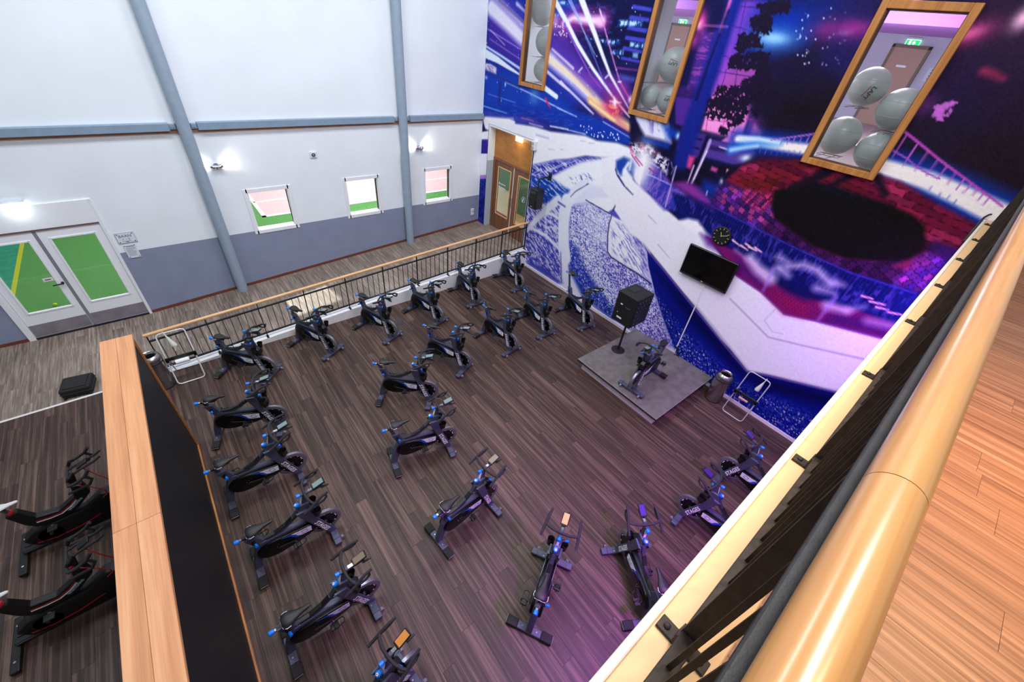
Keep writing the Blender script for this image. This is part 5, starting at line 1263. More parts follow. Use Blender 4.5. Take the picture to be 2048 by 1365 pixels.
 ('B',[(84,30,96),(56,22,72),(70,26,86),(46,18,62)],.1,.12,-.36,.04,.9,7,[(2.23,3.56),(1.79,3.49),(1.43,3.39),(1.0,3.4),(.66,3.51),(.34,3.69),(-.08,3.27),(.83,3.22),(1.59,3.26),(2.29,3.34)]),
 ('B',[(130,50,190),(90,40,170),(170,60,180),(110,46,150)],.07,.1,-.4,.04,.9,8,[(.31,3.35),(.31,3.73),(.26,3.83),(.04,3.85),(.0,3.41),(.05,3.26)]),
 ('P',(190,50,110),.06,.8,[(.44,3.54),(.32,3.74),(.31,3.57)]),
 ('P',(22,18,22),.03,1,[(2.31,3.77),(2.38,4.0),(2.15,4.11),(1.93,4.27),(1.58,4.29),(1.23,4.26),(.92,4.26),(.63,4.22),(.45,4.13),(.35,3.99),(.3,3.85),(.35,3.7),(.47,3.6),(.67,3.52),(1.02,3.41),(1.47,3.41),(1.83,3.5),(2.19,3.61)]),
 ('P',(22,18,60),.06,.5,[(1.99,4.24),(1.78,4.28),(1.23,4.26),(1.34,4.22),(1.75,4.21)]),
 ('S',(30,18,40),.14,.11200000000000002,.03,.9,[(1.79,4.48),(1.96,4.3),(2.16,4.1)]),
 ('S',(30,18,40),.1,.08000000000000002,.03,.9,[(1.53,4.47),(1.68,4.28)]),
 ('S',(30,18,40),.1,.08000000000000002,.03,.9,[(1.23,4.53),(1.04,4.37)]),
 ('S',(30,18,40),.06,.048,.03,.9,[(1.82,4.41),(1.98,4.23)]),
 ('P',(180,50,110),.05,.7,[(2.1,4.39),(2.02,4.42),(2.0,4.36),(2.08,4.37)]),
 ('P',(30,18,26),.08,.6,[(.62,4.16),(.51,4.05),(.42,3.95),(.45,3.78),(.3,3.79),(.21,3.94),(.45,4.0),(.58,4.17)]),
 ('P',(22,30,122),.04,1,[(4.08,3.42),(3.28,3.45),(2.39,3.35),(1.6,3.28),(.84,3.24),(-.05,3.32),(-.34,2.83),(.52,2.67),(1.48,2.73),(2.43,2.87),(3.11,2.89),(3.26,3.04),(3.76,2.99)]),
 ('V',(14,18,84),.055,.5,-.05,.03,.8,[(4.08,3.42),(3.28,3.45),(2.39,3.35),(1.6,3.28),(.84,3.24),(.22,3.27),(.08,2.83),(.52,2.67),(1.48,2.73),(2.43,2.87),(3.26,3.04),(3.76,2.99)]),
 ('N',(96,76,190),.64,22,7,0,.05,.6,77,[(4.08,3.42),(2.39,3.35),(.84,3.24),(.04,3.28),(.03,2.86),(1.48,2.73),(3.26,3.04)]),
 ('S',(70,60,190),.02,.02,.01,.9,[(3.55,3.47),(2.39,3.35),(1.6,3.28),(.84,3.24),(.05,3.3)]),
 ('P',(86,36,120),.03,.5,[(3.88,3.49),(3.19,3.44),(3.11,3.41),(3.26,3.36),(3.82,3.45)]),
 ('P',(250,246,254),.04,1,[(3.76,2.97),(3.59,3.08),(3.39,3.11),(3.16,2.97),(3.03,2.92),(3.34,2.88),(3.59,2.9)]),
 ('P',(96,40,150),.06,.8,[(3.25,2.9),(2.99,2.94),(2.76,2.72),(3.04,2.74)]),
 ('P',(130,28,112),.03,1,[(3.11,2.89),(2.42,2.85),(1.77,2.64),(1.32,2.58),(.57,2.75),(-.34,2.84),(-.46,2.64),(.02,2.53),(.81,2.34),(1.3,2.2),(1.79,2.38),(2.31,2.46),(2.76,2.73)]),
 ('P',(170,24,84),.15,.7,[(1.67,2.42),(1.34,2.57),(1.03,2.56),(1.04,2.34),(1.31,2.26)]),
 ('P',(84,30,130),.08,.6,[(2.52,2.82),(2.15,2.81),(1.76,2.61),(1.82,2.44),(2.31,2.52)]),
 ('P',(70,24,120),.08,.7,[(.7,2.6),(.0,2.8),(-.02,2.57),(.77,2.37)]),
 ('V',(70,16,90),.05,.3,-.3,.05,.5,[(2.38,2.68),(1.34,2.57),(.41,2.77),(-.01,2.64),(1.3,2.24),(1.8,2.4)]),
 ('P',(18,20,100),.1,.9,[(1.8,2.82),(1.35,2.92),(.94,2.76),(1.17,2.58),(1.48,2.6)]),
 ('S',(226,206,246),.16,.22,.07,.9,[(2.23,2.84),(2.01,2.72),(1.79,2.67)]),
 ('S',(226,206,246),.14,.08,.07,.8,[(1.74,2.89),(1.56,2.83)]),
 ('S',(226,206,246),.08,.1,.07,.9,[(1.63,2.97),(1.44,3.09),(1.23,3.09),(.98,2.98)]),
 ('S',(226,206,246),.12,.05,.07,.75,[(1.1,2.83),(.86,2.86)]),
 ('S',(226,206,246),.14,.1,.07,.85,[(.84,2.64),(.59,2.69)]),
 ('S',(226,206,246),.1,.04,.07,.8,[(.92,3.02),(.82,3.03)]),
 ('S',(226,206,246),.09,.04,.07,.8,[(1.82,3.05),(1.67,3.04)]),
 ('S',(226,206,246),.08,.03,.07,.7,[(.57,2.72),(.43,2.86)]),
 ('S',(226,206,246),.1,.1,.07,.6,[(.28,2.68),(-.01,2.76)]),
 ('S',(230,170,230),.05,.02,.04,.6,[(2.53,2.88),(1.79,2.67)]),
 ('S',(255,205,225),.035,.02,.01,1,[(2.64,3.02),(2.49,2.98)]),
 ('S',(255,205,225),.035,.02,.01,1,[(2.41,3.05),(2.27,3.02)]),
 ('S',(255,205,225),.035,.02,.01,1,[(2.47,2.99),(2.33,2.96)]),
 ('S',(255,205,225),.035,.02,.01,1,[(2.24,3.05),(2.11,3.02)]),
 ('S',(255,205,225),.035,.02,.01,1,[(2.34,3.02),(2.19,3.01)]),
 ('S',(255,180,230),.03,.02,.01,1,[(.54,2.99),(.41,3.01)]),
 ('S',(255,180,230),.03,.02,.01,1,[(.42,2.96),(.24,3.0)]),
 ('S',(255,180,230),.03,.02,.01,1,[(.31,2.92),(.17,2.95)]),
 ('S',(255,180,230),.03,.02,.01,1,[(.16,2.92),(.01,2.96)]),
 ('S',(180,140,235),.06,.03,.03,.7,[(1.81,2.84),(1.78,2.41)]),
 ('S',(180,140,235),.06,.03,.03,.7,[(.81,2.81),(.83,2.36)]),
 ('S',(120,90,220),.04,.02,.03,.5,[(2.44,3.41),(2.43,3.04)]),
 ('S',(120,90,220),.04,.02,.03,.5,[(.3,3.34),(.14,2.79)]),
 ('S',(150,60,170),.03,.03,.015,.7,[(2.3,2.46),(1.79,2.37),(1.3,2.19),(.81,2.34),(.01,2.53),(-.71,2.7)]),
 ('P',(15,26,134),.012,1,[(4.37,2.22),(4.2,2.09),(4.07,1.83),(3.73,1.37),(3.31,.9),(2.82,.4),(2.31,.01),(-.17,-.1),(-2.8,-.19),(-1.47,1.92),(-.02,1.37),(.95,.98),(1.32,.81),(1.78,1.01),(2.74,1.45),(3.67,1.89),(4.16,2.11)]),
 ('P',(8,8,72),.12,.85,[(3.88,1.82),(2.71,1.43),(1.78,1.0),(1.3,.77),(.93,.94),(-.04,1.33),(-1.27,1.8),(-1.39,1.59),(-.19,1.11),(.89,.68),(1.51,.71),(2.74,1.18)]),
 ('N',(60,90,220),.6,40,60,-.6,.08,.6,101,[(3.7,1.35),(3.04,1.0),(1.34,.57),(-.33,.86),(-1.84,.87),(-2.41,-.05),(-.17,-.1),(2.31,.01),(2.82,.4)]),
 ('N',(220,225,255),.74,40,60,-.6,.08,.9,102,[(3.7,1.35),(3.04,1.0),(1.3,.47),(-.38,.78),(-1.84,.87),(-2.41,-.05),(-.17,-.1),(2.31,.01),(2.82,.4)]),
 ('S',(170,120,220),.025,.02,.012,.7,[(4.16,2.11),(3.67,1.89),(2.74,1.45),(1.78,1.01),(1.32,.81),(.95,.98),(-.02,1.37),(-1.0,1.74)]),
 ('S',(220,220,250),.02,.02,.008,.8,[(4.37,2.22),(4.2,2.09),(4.07,1.83),(3.73,1.37)]),
 ('P',(240,240,250),.02,1,[(11.33,2.87),(9.96,3.29),(9.88,.2),(10.87,-.2)]),
 ('P',(52,40,150),.01,1,[(10.71,2.88),(10.15,3.0),(10.11,2.63),(10.68,2.49)]),
 ('P',(90,70,180),.02,.7,[(10.71,2.88),(10.15,3.01),(10.14,2.96),(10.71,2.83)]),
 ('P',(24,40,140),.03,1,[(10.72,1.73),(10.08,1.94),(10.01,.26),(10.7,-.02)]),
 ('N',(70,70,190),.55,10,20,0,.03,.7,111,[(10.72,1.73),(10.08,1.94),(10.01,.26),(10.7,-.02)]),
 ('P',(180,140,215),.01,1,[(10.73,1.83),(10.09,2.04),(10.08,1.94),(10.72,1.72)]),
]
def build_mural():
    st = .0175
    ys = np.arange(-1.0, YL + .0001, st); zs = np.arange(0.0, 6.75, st)
    ny, nz = len(ys), len(zs)
    Yg, Zg = np.meshgrid(ys, zs, indexing='ij')
    yy = Yg.ravel(); zz = Zg.ravel()
    colr = np.tile(np.array([26., 24., 80.]), (len(yy), 1))
    def bbox(pts, pad):
        p = np.array(pts); lo = p.min(0) - pad; hi = p.max(0) + pad
        i0, i1 = np.searchsorted(ys, lo[0]), np.searchsorted(ys, hi[0]); j0, j1 = np.searchsorted(zs, lo[1]), np.searchsorted(zs, hi[1])
        if i1 <= i0 or j1 <= j0: return None
        return (np.arange(i0, i1)[:, None] * nz + np.arange(j0, j1)[None, :]).ravel()
    def sdf(pts, x, y):
        p = np.array(pts); q = np.roll(p, -1, 0)
        d = np.full(len(x), 1e9); ins = np.zeros(len(x), bool)
        for (ax, ay), (bx, by) in zip(p, q):
            ex, ey = bx - ax, by - ay; L = ex * ex + ey * ey + 1e-12
            t = np.clip(((x - ax) * ex + (y - ay) * ey) / L, 0, 1)
            d = np.minimum(d, (x - ax - t * ex) ** 2 + (y - ay - t * ey) ** 2)
            if ay != by:
                c = ((ay > y) != (by > y)) & (x < ex * (y - ay) / ey + ax)
                ins ^= c
        d = np.sqrt(d)
        return np.where(ins, -d, d)
    def sstep(d, soft): return np.clip(.5 - d / (2 * soft + 1e-6), 0, 1) ** 1.0
    def hsh(i, j, s):
        v = np.sin(i * 127.1 + j * 311.7 + s * 74.7) * 43758.5453
        return v - np.floor(v)
    def vn(u, v, s):
        i, j = np.floor(u), np.floor(v); f, g = u - i, v - j
        f = f * f * (3 - 2 * f); g = g * g * (3 - 2 * g)
        return (hsh(i, j, s) * (1 - f) + hsh(i + 1, j, s) * f) * (1 - g) + (hsh(i, j + 1, s) * (1 - f) + hsh(i + 1, j + 1, s) * f) * g
    def mix(ix, c, a):
        a = a[:, None]; colr[ix] = colr[ix] * (1 - a) + np.array(c, float) * a
    def rotc(ix, ang):
        ca, sa = math.cos(ang), math.sin(ang); x, y = -yy[ix], zz[ix]
        return x * ca + y * sa, -x * sa + y * ca
    for o in OPS:
        k = o[0]; pts = o[-1]
        if k == 'P':
            ix = bbox(pts, o[2] * 1.2)
            if ix is None: continue
            mix(ix, o[1], sstep(sdf(pts, yy[ix], zz[ix]), o[2]) * o[3])
        elif k == 'S':
            _, c, w0, w1, soft, al, pts = o
            ix = bbox(pts, max(w0, w1) + soft * 2)
            if ix is None: continue
            x, y = yy[ix], zz[ix]; p = np.array(pts); L = np.r_[0, np.cumsum(np.hypot(*np.diff(p, axis=0).T))]; T = L[-1] + 1e-9
            best = np.full(len(x), 1e9)
            for i in range(len(p) - 1):
                ex, ey = p[i + 1] - p[i]; l2 = ex * ex + ey * ey + 1e-12
                t = np.clip(((x - p[i][0]) * ex + (y - p[i][1]) * ey) / l2, 0, 1)
                d = np.hypot(x - p[i][0] - t * ex, y - p[i][1] - t * ey)
                s = (L[i] + t * (L[i + 1] - L[i])) / T
                best = np.minimum(best, d - (w0 + (w1 - w0) * s) / 2)
            mix(ix, c, sstep(best, soft) * al)
        elif k == 'G':
            _, c, r1, r2, ang, al, pts = o
            r = max(r1, r2) * 2.4; cy, cz = pts[0]
            ix = bbox([(cy - r, cz - r), (cy + r, cz + r)], 0)
            if ix is None: continue
            u = -(yy[ix] - cy); v = zz[ix] - cz; ca, sa = math.cos(ang), math.sin(ang)
            a, b2 = u * ca + v * sa, -u * sa + v * ca
            mix(ix, c, np.exp(-((a / r1) ** 2 + (b2 / r2) ** 2)) * al)
        elif k == 'N':
            _, c, thr, sa_, sb_, ang, soft, al, seed, pts = o
            ix = bbox(pts, soft)
            if ix is None: continue
            u, v = rotc(ix, ang)
            n = .6 * vn(u * sa_, v * sb_, seed) + .4 * vn(u * sa_ * 2.3, v * sb_ * 2.3, seed + 3)
            mix(ix, c, sstep(sdf(pts, yy[ix], zz[ix]), soft) * np.clip((n - thr) * 9 + .5, 0, 1) * al)
        elif k == 'D':
            _, c, n, r0, r1, al, seed, asp, pts = o
            rr = random.Random(seed); p = np.array(pts); lo, hi = p.min(0), p.max(0); cnt = 0; tries = 0
            while cnt < n and tries < n * 12:
                tries += 1
                q = (lo[0] + rr.random() * (hi[0] - lo[0]), lo[1] + rr.random() * (hi[1] - lo[1]))
                if sdf(pts, np.array([q[0]]), np.array([q[1]]))[0] > 0: continue
                cnt += 1; r = r0 + (r1 - r0) * rr.random(); a = rr.random() * PI
                ix = bbox([(q[0] - r * 1.5, q[1] - r * 1.5), (q[0] + r * 1.5, q[1] + r * 1.5)], .02)
                if ix is None: continue
                u, v = yy[ix] - q[0], zz[ix] - q[1]; ca, sa = math.cos(a), math.sin(a)
                d = np.hypot((u * ca + v * sa) / r, (-u * sa + v * ca) / (r * asp))
                mix(ix, c, np.clip((1.25 - d) * 2.5, 0, 1) * al)
        elif k == 'B':
            _, cols, bw, bh, ang, soft, al, seed, pts = o
            ix = bbox(pts, soft)
            if ix is None: continue
            u, v = rotc(ix, ang); row = np.floor(v / bh); uu = u / bw + .5 * (row % 2); cl = np.floor(uu)
            h = hsh(cl, row, seed); C = np.array(cols, float)[(h * len(cols)).astype(int) % len(cols)]
            edge = np.minimum(np.minimum(uu - cl, 1 - (uu - cl)) * bw, np.minimum(v / bh - row, 1 - (v / bh - row)) * bh)
            C = C * np.clip(.35 + edge / .012, 0, 1)[:, None] * (.8 + .4 * hsh(cl, row, seed + 9))[:, None]
            a = (sstep(sdf(pts, yy[ix], zz[ix]), soft) * al)[:, None]
            colr[ix] = colr[ix] * (1 - a) + C * a
        elif k == 'V':
            _, c, per, duty, ang, soft, al, pts = o
            ix = bbox(pts, soft)
            if ix is None: continue
            u, v = rotc(ix, ang); f = u / per - np.floor(u / per)
            mix(ix, c, sstep(sdf(pts, yy[ix], zz[ix]), soft) * np.clip((duty / 2 - np.abs(f - .5)) * 8 + .5, 0, 1) * al)
    # grain of the print
    colr[:] = np.clip(colr + (hsh(np.floor(yy / st), np.floor(zz / st), 5)[:, None] - .5) * 10, 0, 255)
    c = (colr / 255.0) ** 1.12
    c = np.where(c <= .04045, c / 12.92, ((c + .055) / 1.055) ** 2.4)
    # faces, leaving the door and windows open
    i, j = np.meshgrid(np.arange(ny - 1), np.arange(nz - 1), indexing='ij')
    cy = (ys[i] + st / 2); cz = (zs[j] + st / 2); keep = np.ones(cy.shape, bool)
    for a0, a1, e0, e1 in MW + [MD]: keep &= ~((cy > a0 - .004) & (cy < a1 + .004) & (cz > e0 - .004) & (cz < e1 + .004))
    a = (i * nz + j)[keep]
    quads = np.stack([a, a + 1, a + nz + 1, a + nz], 1)
    me = bpy.data.meshes.new('mural_print')
    me.vertices.add(len(yy)); me.vertices.foreach_set('co', np.stack([np.full(len(yy), XM), yy, zz], 1).astype(np.float32).ravel())
    me.loops.add(quads.size); me.loops.foreach_set('vertex_index', quads.astype(np.int32).ravel())
    me.polygons.add(len(quads)); me.polygons.foreach_set('loop_start', np.arange(0, quads.size, 4, dtype=np.int32))
    try: me.polygons.foreach_set('loop_total', np.full(len(quads), 4, dtype=np.int32))
    except Exception: pass
    me.update(calc_edges=True)
    at_ = me.color_attributes.new('print', 'FLOAT_COLOR', 'POINT')
    at_.data.foreach_set('color', np.concatenate([c, np.ones((len(yy), 1))], 1).astype(np.float32).ravel())
    m = bpy.data.materials.new('printed_mural'); m.use_nodes = True
    nt = m.node_tree; b = nt.nodes['Principled BSDF']
    ca = nt.nodes.new('ShaderNodeAttribute'); ca.attribute_name = 'print'
    nt.links.new(ca.outputs['Color'], b.inputs['Base Color'])
    b.inputs['Roughness'].default_value = .6; b.inputs['Specular IOR Level'].default_value = .08
    geo = nt.nodes.new('ShaderNodeNewGeometry')
    n2 = nt.nodes.new('ShaderNodeTexNoise'); n2.inputs['Scale'].default_value = 160
    bp = nt.nodes.new('ShaderNodeBump'); bp.inputs['Strength'].default_value = .04; bp.inputs['Distance'].default_value = .005
    nt.links.new(geo.outputs['Position'], n2.inputs['Vector']); nt.links.new(n2.outputs['Fac'], bp.inputs['Height']); nt.links.new(bp.outputs[0], b.inputs['Normal'])
    me.materials.append(m)
    return link('mural_print', me, wall_mural)
build_mural()

# ================================================================== stage and what stands on it
PX0, PX1, PY0, PY1, PZ = 5.57, 7.60, 1.81, 3.81, .27
stg = thing('stage', 'low square stage with grey stone-look top against the mural wall', 'stage', ((PX0 + PX1) / 2, (PY0 + PY1) / 2, .006))
cx, cy = (PX0 + PX1) / 2, (PY0 + PY1) / 2
MB().box(PX0 + .09 - cx, PX1 - cx, PY0 + .07 - cy, PY1 - .08 - cy, 0, PZ - .055).obj('base_box', mat('stage_base_grey', (206, 204, 194), .6, var=.06, vscale=8), stg)
MB().box(PX0 - cx, PX1 - cx, PY0 - cy, PY1 - cy, PZ - .061, PZ - .012).obj('deck', BLACKP, stg)
STONE = mat('stone_vinyl', (106, 100, 98), .6, var=.22, vscale=7, bump=.06, bscale=60)
n_, m_ = 2, 4
for i in range(n_):
    for j in range(m_):
        w, d = (PX1 - PX0) / n_, (PY1 - PY0) / m_
        MB().box(PX0 - cx + i * w + .001, PX0 - cx + (i + 1) * w - .001, PY0 - cy + j * d + .001, PY0 - cy + (j + 1) * d - .001, PZ - .012, PZ - .006).obj('tile', STONE, stg)
EDGE = mat('stage_edge_alu', (200, 196, 198), .35, .6)
MB().box(PX0 - .006 - cx, PX0 - cx, PY0 - .006 - cy, PY1 - cy, PZ - .022, PZ - .004).obj('edge_profile', EDGE, stg)
MB().box(PX0 - cx, PX1 - cx, PY0 - .006 - cy, PY0 - cy, PZ - .022, PZ - .004).obj('edge_profile', EDGE, stg)

# audio rack on a pole
rk = thing('audio_rack', 'black audio rack cabinet on a round-foot pole at the stage edge', 'audio rack', (6.56, 3.53, PZ + .003))
MB().lathe([(.145, 0), (.145, .010), (.13, .018), (.03, .026)], (0, 0, 0), n=36).obj('foot_disc', mat('dark_brown_metal', (44, 38, 38), .5, .4), rk)
MB().cyl((0, 0, .02), (0, 0, .82), .022, n=16).obj('pole', BLACKM, rk)
rx0, rx1, ry0, ry1, rz0, rz1 = -.255, .295, -.215, .255, .81, 1.48
cab = MB().box(rx0, rx1, ry0, ry1, rz0, rz1).obj('cabinet', mat('rack_black', (17, 17, 19), .6, bump=.1, bscale=120), rk, .012, 2)
MB().box(-.05, .17, .02, .19, rz1, rz1 + .006).obj('vent_panel', BLACKP, cab)
lab_ = mat('rack_label', (226, 226, 230), .5)
MB().box(rx0 - .003, rx0, .02, .14, rz0 + .10, rz0 + .135).obj('label_strip', lab_, cab)
MB().box(rx0 - .003, rx0, .08, .135, rz0 + .415, rz0 + .44).obj('label_strip', lab_, cab)
MB().lathe([(.0001, 0), (.010, 0), (.010, .002), (.0001, .002)], (rx0, .15, rz0 + .22), (-1, 0, 0), 10).obj('screw', lab_, cab)
MB().box(rx0 - .004, rx0, -.11, .0, rz0 + .40, rz0 + .412).obj('label_strip', mat('rack_chrome', (150, 150, 156), .3, .8), cab)
for k in range(6):
    z = rz0 + .05 + k * .098
    u = MB().box(rx0 + .03, rx1 - .03, ry0 - .012, ry0 + .01, z, z + .085).obj('rack_unit', mat('rack_unit_dark', (34, 33, 37), .45, var=.2, vscale=30), cab, .004)
    rr = random.Random(k)
    for q in range(5 if k > 2 else 2):
        xx = rx0 + .07 + q * .095 + rr.random() * .02
        MB().cyl((xx, ry0 - .012, z + .045), (xx, ry0 - .028, z + .045), .013, n=10).obj('knob', mat('rack_knob', (70, 70, 76), .4), u)

# screen, clock, cable duct
tv = thing('wall_tv', 'black flat television mounted on the mural above the stage', 'television', (XM, 2.82, 2.07))
MB().box(-.085, -.035, -.50, .50, .0, .62).obj('case', BLACKP, tv, .008)
MB().box(-.0875, -.085, -.475, .475, .05, .60).obj('screen', mat('tv_screen', (4, 4, 5), .12), tv)
MB().box(-.0875, -.085, -.47, .47, .022, .027).obj('trim_line', mat('tv_trim', (60, 60, 64), .3), tv)
MB().box(-.088, -.085, -.022, .022, .018, .034).obj('logo_plate', mat('tv_logo', (170, 150, 120), .4), tv)
MB().box(-.035, .0, -.2, .2, .15, .48).obj('wall_mount', BLACKM, tv)
ck = thing('wall_clock', 'round black wall clock with yellow-green marks above the television', 'clock', (XM, 2.85, 3.02))
MB().lathe([(.16, 0), (.168, .01), (.168, .028), (.160, .033), (.0001, .033)], (0, 0, 0), (-1, 0, 0), 40).obj('clock_case', BLACKP, ck, angle=30)
YM = mat('clock_marks', (206, 206, 120), .5)
def hand(a, r0, r1, w, m, nm):
    ca, sa = math.cos(a), math.sin(a)
    f = lambda r, t: (-.0345, -(r * sa + t * ca), r * ca - t * sa)
    b = MB(); P = [f(r0, -w), f(r1, -w), f(r1, w), f(r0, w)]
    b.add(P + [(x - .0015, y, z) for x, y, z in P], [(0, 1, 2, 3), (7, 6, 5, 4), (0, 4, 5, 1), (1, 5, 6, 2), (2, 6, 7, 3), (3, 7, 4, 0)])
    return b.obj(nm, m, ck)
for k in range(12): hand(k * PI / 6, .118, .148, .0035, YM, 'hour_mark')
hand(math.radians(336), -.01, .07, .004, YM, 'hour_hand')
hand(math.radians(66), -.015, .115, .003, mat('clock_hand', (226, 226, 200), .5), 'minute_hand')
cbd = MB().box(XM - .016, XM, 2.745, 2.765, .30, 2.06).obj('cable_duct', mat('duct_white', (234, 230, 236), .5))
tag(cbd, 'thin white cable duct running from the television down to the stage', 'cable duct')
pl = thing('power_plug', 'small black plug with cord at the foot of the white cable duct', 'plug', (XM - .02, 2.72, PZ))
MB().cbox((-.02, .01, .17), (.04, .045, .06)).obj('plug_body', BLACKP, pl, .006)
MB().tube([(-.03, -.0, .15), (-.05, -.05, .06), (-.05, -.12, .012), (-.03, -.05, .012), (-.06, .0, .012)], .008, 6).obj('cord', BLACKP, pl)

# loudspeakers by the wooden door
sp = thing('loudspeaker', 'black loudspeaker hanging from a wall arm beside the wooden door', 'loudspeaker', (7.30, 7.50, 1.96))
b = MB(); rings = []
for z, w, d0, d1 in ((.0, .12, -.12, .12), (.03, .145, -.14, .13), (.25, .155, -.15, .14), (.50, .145, -.14, .12), (.53, .12, -.12, .10)):
    rings.append([(d0, -w, z), (d0, w, z), (d1, w * .8, z), (d1, -w * .8, z)])
body = b.loft(rings, False).obj('cabinet', BLACKP, sp, .018, 2)
MB().box(-.157, -.150, -.12, .12, .05, .28).obj('grille', mat('speaker_mesh', (14, 14, 15), .7, bump=.4, bscale=600), body, .004)
MB().ball((-.135, 0, .40), .10, (.25, 1.0, .6), 18, 10).obj('horn', mat('speaker_horn', (32, 32, 35), .35), body)
MB().box(-.159, -.156, -.025, .025, .065, .085).obj('badge', mat('badge_grey', (150, 152, 160), .4), body)
b = MB(); b.cyl((.0, 0, .53), (.0, 0, .72), .016, n=10); b.tube([(.0, .02, .72), (.12, -.02, .76), (.30, -.06, .79)], .020, 8); b.box(.30, .318, -.11, -.01, .70, .88)
b.obj('wall_arm', BLACKM, sp)
sp = thing('small_speaker', 'small white wall speaker above the corner of the wooden door', 'loudspeaker', (XM, 8.10, 3.22))
bd_ = MB().prism([(0, -.05), (-.10, -.065), (-.12, -.04), (-.12, .04), (-.10, .065), (0, .05)], 'z', .0, .21).obj('cabinet', mat('speaker_white', (224, 226, 230), .4), sp, .01, 2)
for z, r in ((.06, .042), (.155, .032)): MB().lathe([(.0001, .0), (r, .0), (r + .004, .004), (r, .006), (.0001, .003)], (-.118, 0, z), (-1, 0, 0), 18).obj('driver', mat('speaker_cone_grey', (168, 172, 178), .6), bd_)

# ================================================================== bins, cleaning stands
def steel_bin(lab, x, y, r, h):
    t = thing('waste_bin', lab, 'waste bin', (x, y, .006), group='brushed steel bins')
    MB().lathe([(r * .97, 0), (r, .012), (r, h * .78), (r * .99, h * .785)], (0, 0, 0), n=36).obj('body', INOX, t, angle=30)
    MB().lathe([(r * .90, h * .77), (r * .90, h * .82)], (0, 0, 0), n=36).obj('neck', BLACKP, t)
    pr = [(r * 1.02, h * .82), (r * 1.06, h * .85), (r * 1.04, h * .90), (r * .92, h * .965), (r * .72, h), (r * .62, h * .985), (r * .58, h * .93), (r * .56, h * .80)]
    MB().lathe(pr, (0, 0, 0), n=40).obj('domed_lid', INOX, t, angle=60)
    MB().lathe([(.0001, h * .60), (r * .9, h * .60), (r * .9, h * .8)], (0, 0, 0), n=24).obj('liner', BLACKP, t)
    MB().lathe([(r * 1.01, 0), (r * 1.01, .02)], (0, 0, 0), n=36).obj('foot_ring', BLACKP, t)
steel_bin('brushed steel waste bin standing beside the stage at the mural', 7.36, 1.555, .155, .70)
steel_bin('steel waste bin half hidden behind the end of the black partition', -1.185, 7.60, .155, .70)

TUBE = mat('grey_white_tube', (206, 206, 212), .35, .5)
def cleaning_stand(lab, x, y, rz, tubem, roll):
    t = thing('paper_stand', lab, 'paper roll stand', (x, y, .006), rz, group='folding paper roll stands')
    # local: lateral along x, leaning back towards +y
    w = .205; L = Vector((0, .40, .86))
    def fr(a, b_, r=.03):
        # rounded loop between parameters a..b_ on the leaning plane
        Z = lambda s: (0, L.y * s, max(.011, L.z * s + .011))
        pts = []
        for sx, s, dx, ds in ((-1, a, 1, 0), (1, a, 1, 1), (1, b_, -1, 0), (-1, b_, -1, -1)): pass
        k = r / L.length
        seq = [(-w + r, a), (w - r, a), (w - .3 * r, a + .3 * k), (w, a + k), (w, b_ - k), (w - .3 * r, b_ - .3 * k), (w - r, b_), (-w + r, b_), (-w + .3 * r, b_ - .3 * k), (-w, b_ - k), (-w, a + k), (-w + .3 * r, a + .3 * k)]
        return [(u, *Z(s)[1:]) for u, s in seq]
    MB().tube(fr(0, 1, .05), .011, 10, True).obj('main_frame', tubem, t)
    MB().tube([(-w + .02, .19, .44), (-w + .02, .43, .03), (-w + .06, .445, .011), (w - .06, .445, .011), (w - .02, .43, .03), (w - .02, .19, .44)], .009, 8).obj('rear_leg_frame', tubem, t)
    MB().box(-w - .02, w + .02, .165, .185, .43, .50).obj('cross_bar', BLACKP, t, .004)
    for sx in (-1, 1): MB().cbox((sx * w, .19, .43), (.045, .05, .07)).obj('hinge_clip', BLACKP, t, .006)
    MB().cyl((-w, .13, .40), (w, .13, .40), .007, n=8).obj('roll_bar', BLACKM, t)
    if roll: MB().lathe([(.018, -.10), (.042, -.10), (.042, .10), (.018, .10)], (.0, .13, .40), (1, 0, 0), 24).obj('paper_roll', mat('paper_roll_white', (244, 244, 248), .8), t)
    else: MB().lathe([(.014, -.085), (.022, -.085), (.022, .085), (.014, .085)], (.0, .13, .40), (1, 0, 0), 18).obj('cardboard_core', mat('cardboard_core', (200, 160, 140), .8), t)
    return t
cleaning_stand('white folding stand with full paper roll in front of the ramp railing', -.80, 7.475, 0, mat('white_tube', (228, 228, 234), .35, .2), True)
cleaning_stand('chrome folding stand with bare cardboard core below the mural', 7.215, 1.065, -PI / 2, TUBE, False)
def spray(lab, p, d):
    t = thing('spray_bottle', lab, 'bottle', p, group='conical bottles on the paper stands')
    D_ = Vector(d).normalized()
    MB().lathe([(.012, 0.0), (.016, .02), (.042, .17), (.046, .20), (.040, .215), (.0001, .218)], (0, 0, 0), D_, 20).obj('bottle', mat('translucent_bottle', (218, 222, 214), .35), t)
    MB().lathe([(.009, -.10), (.008, -.02), (.012, .0)], (0, 0, 0), D_, 12).obj('nozzle', mat('nozzle_white', (226, 226, 228), .4), t)
spray('white conical bottle hung on the stand in front of the ramp railing', (-.865, 7.80, .845), (.25, -.25, -.95))
spray('grey conical bottle hung on the stand below the mural', (7.545, .96, .845), (-.12, .12, -.95))

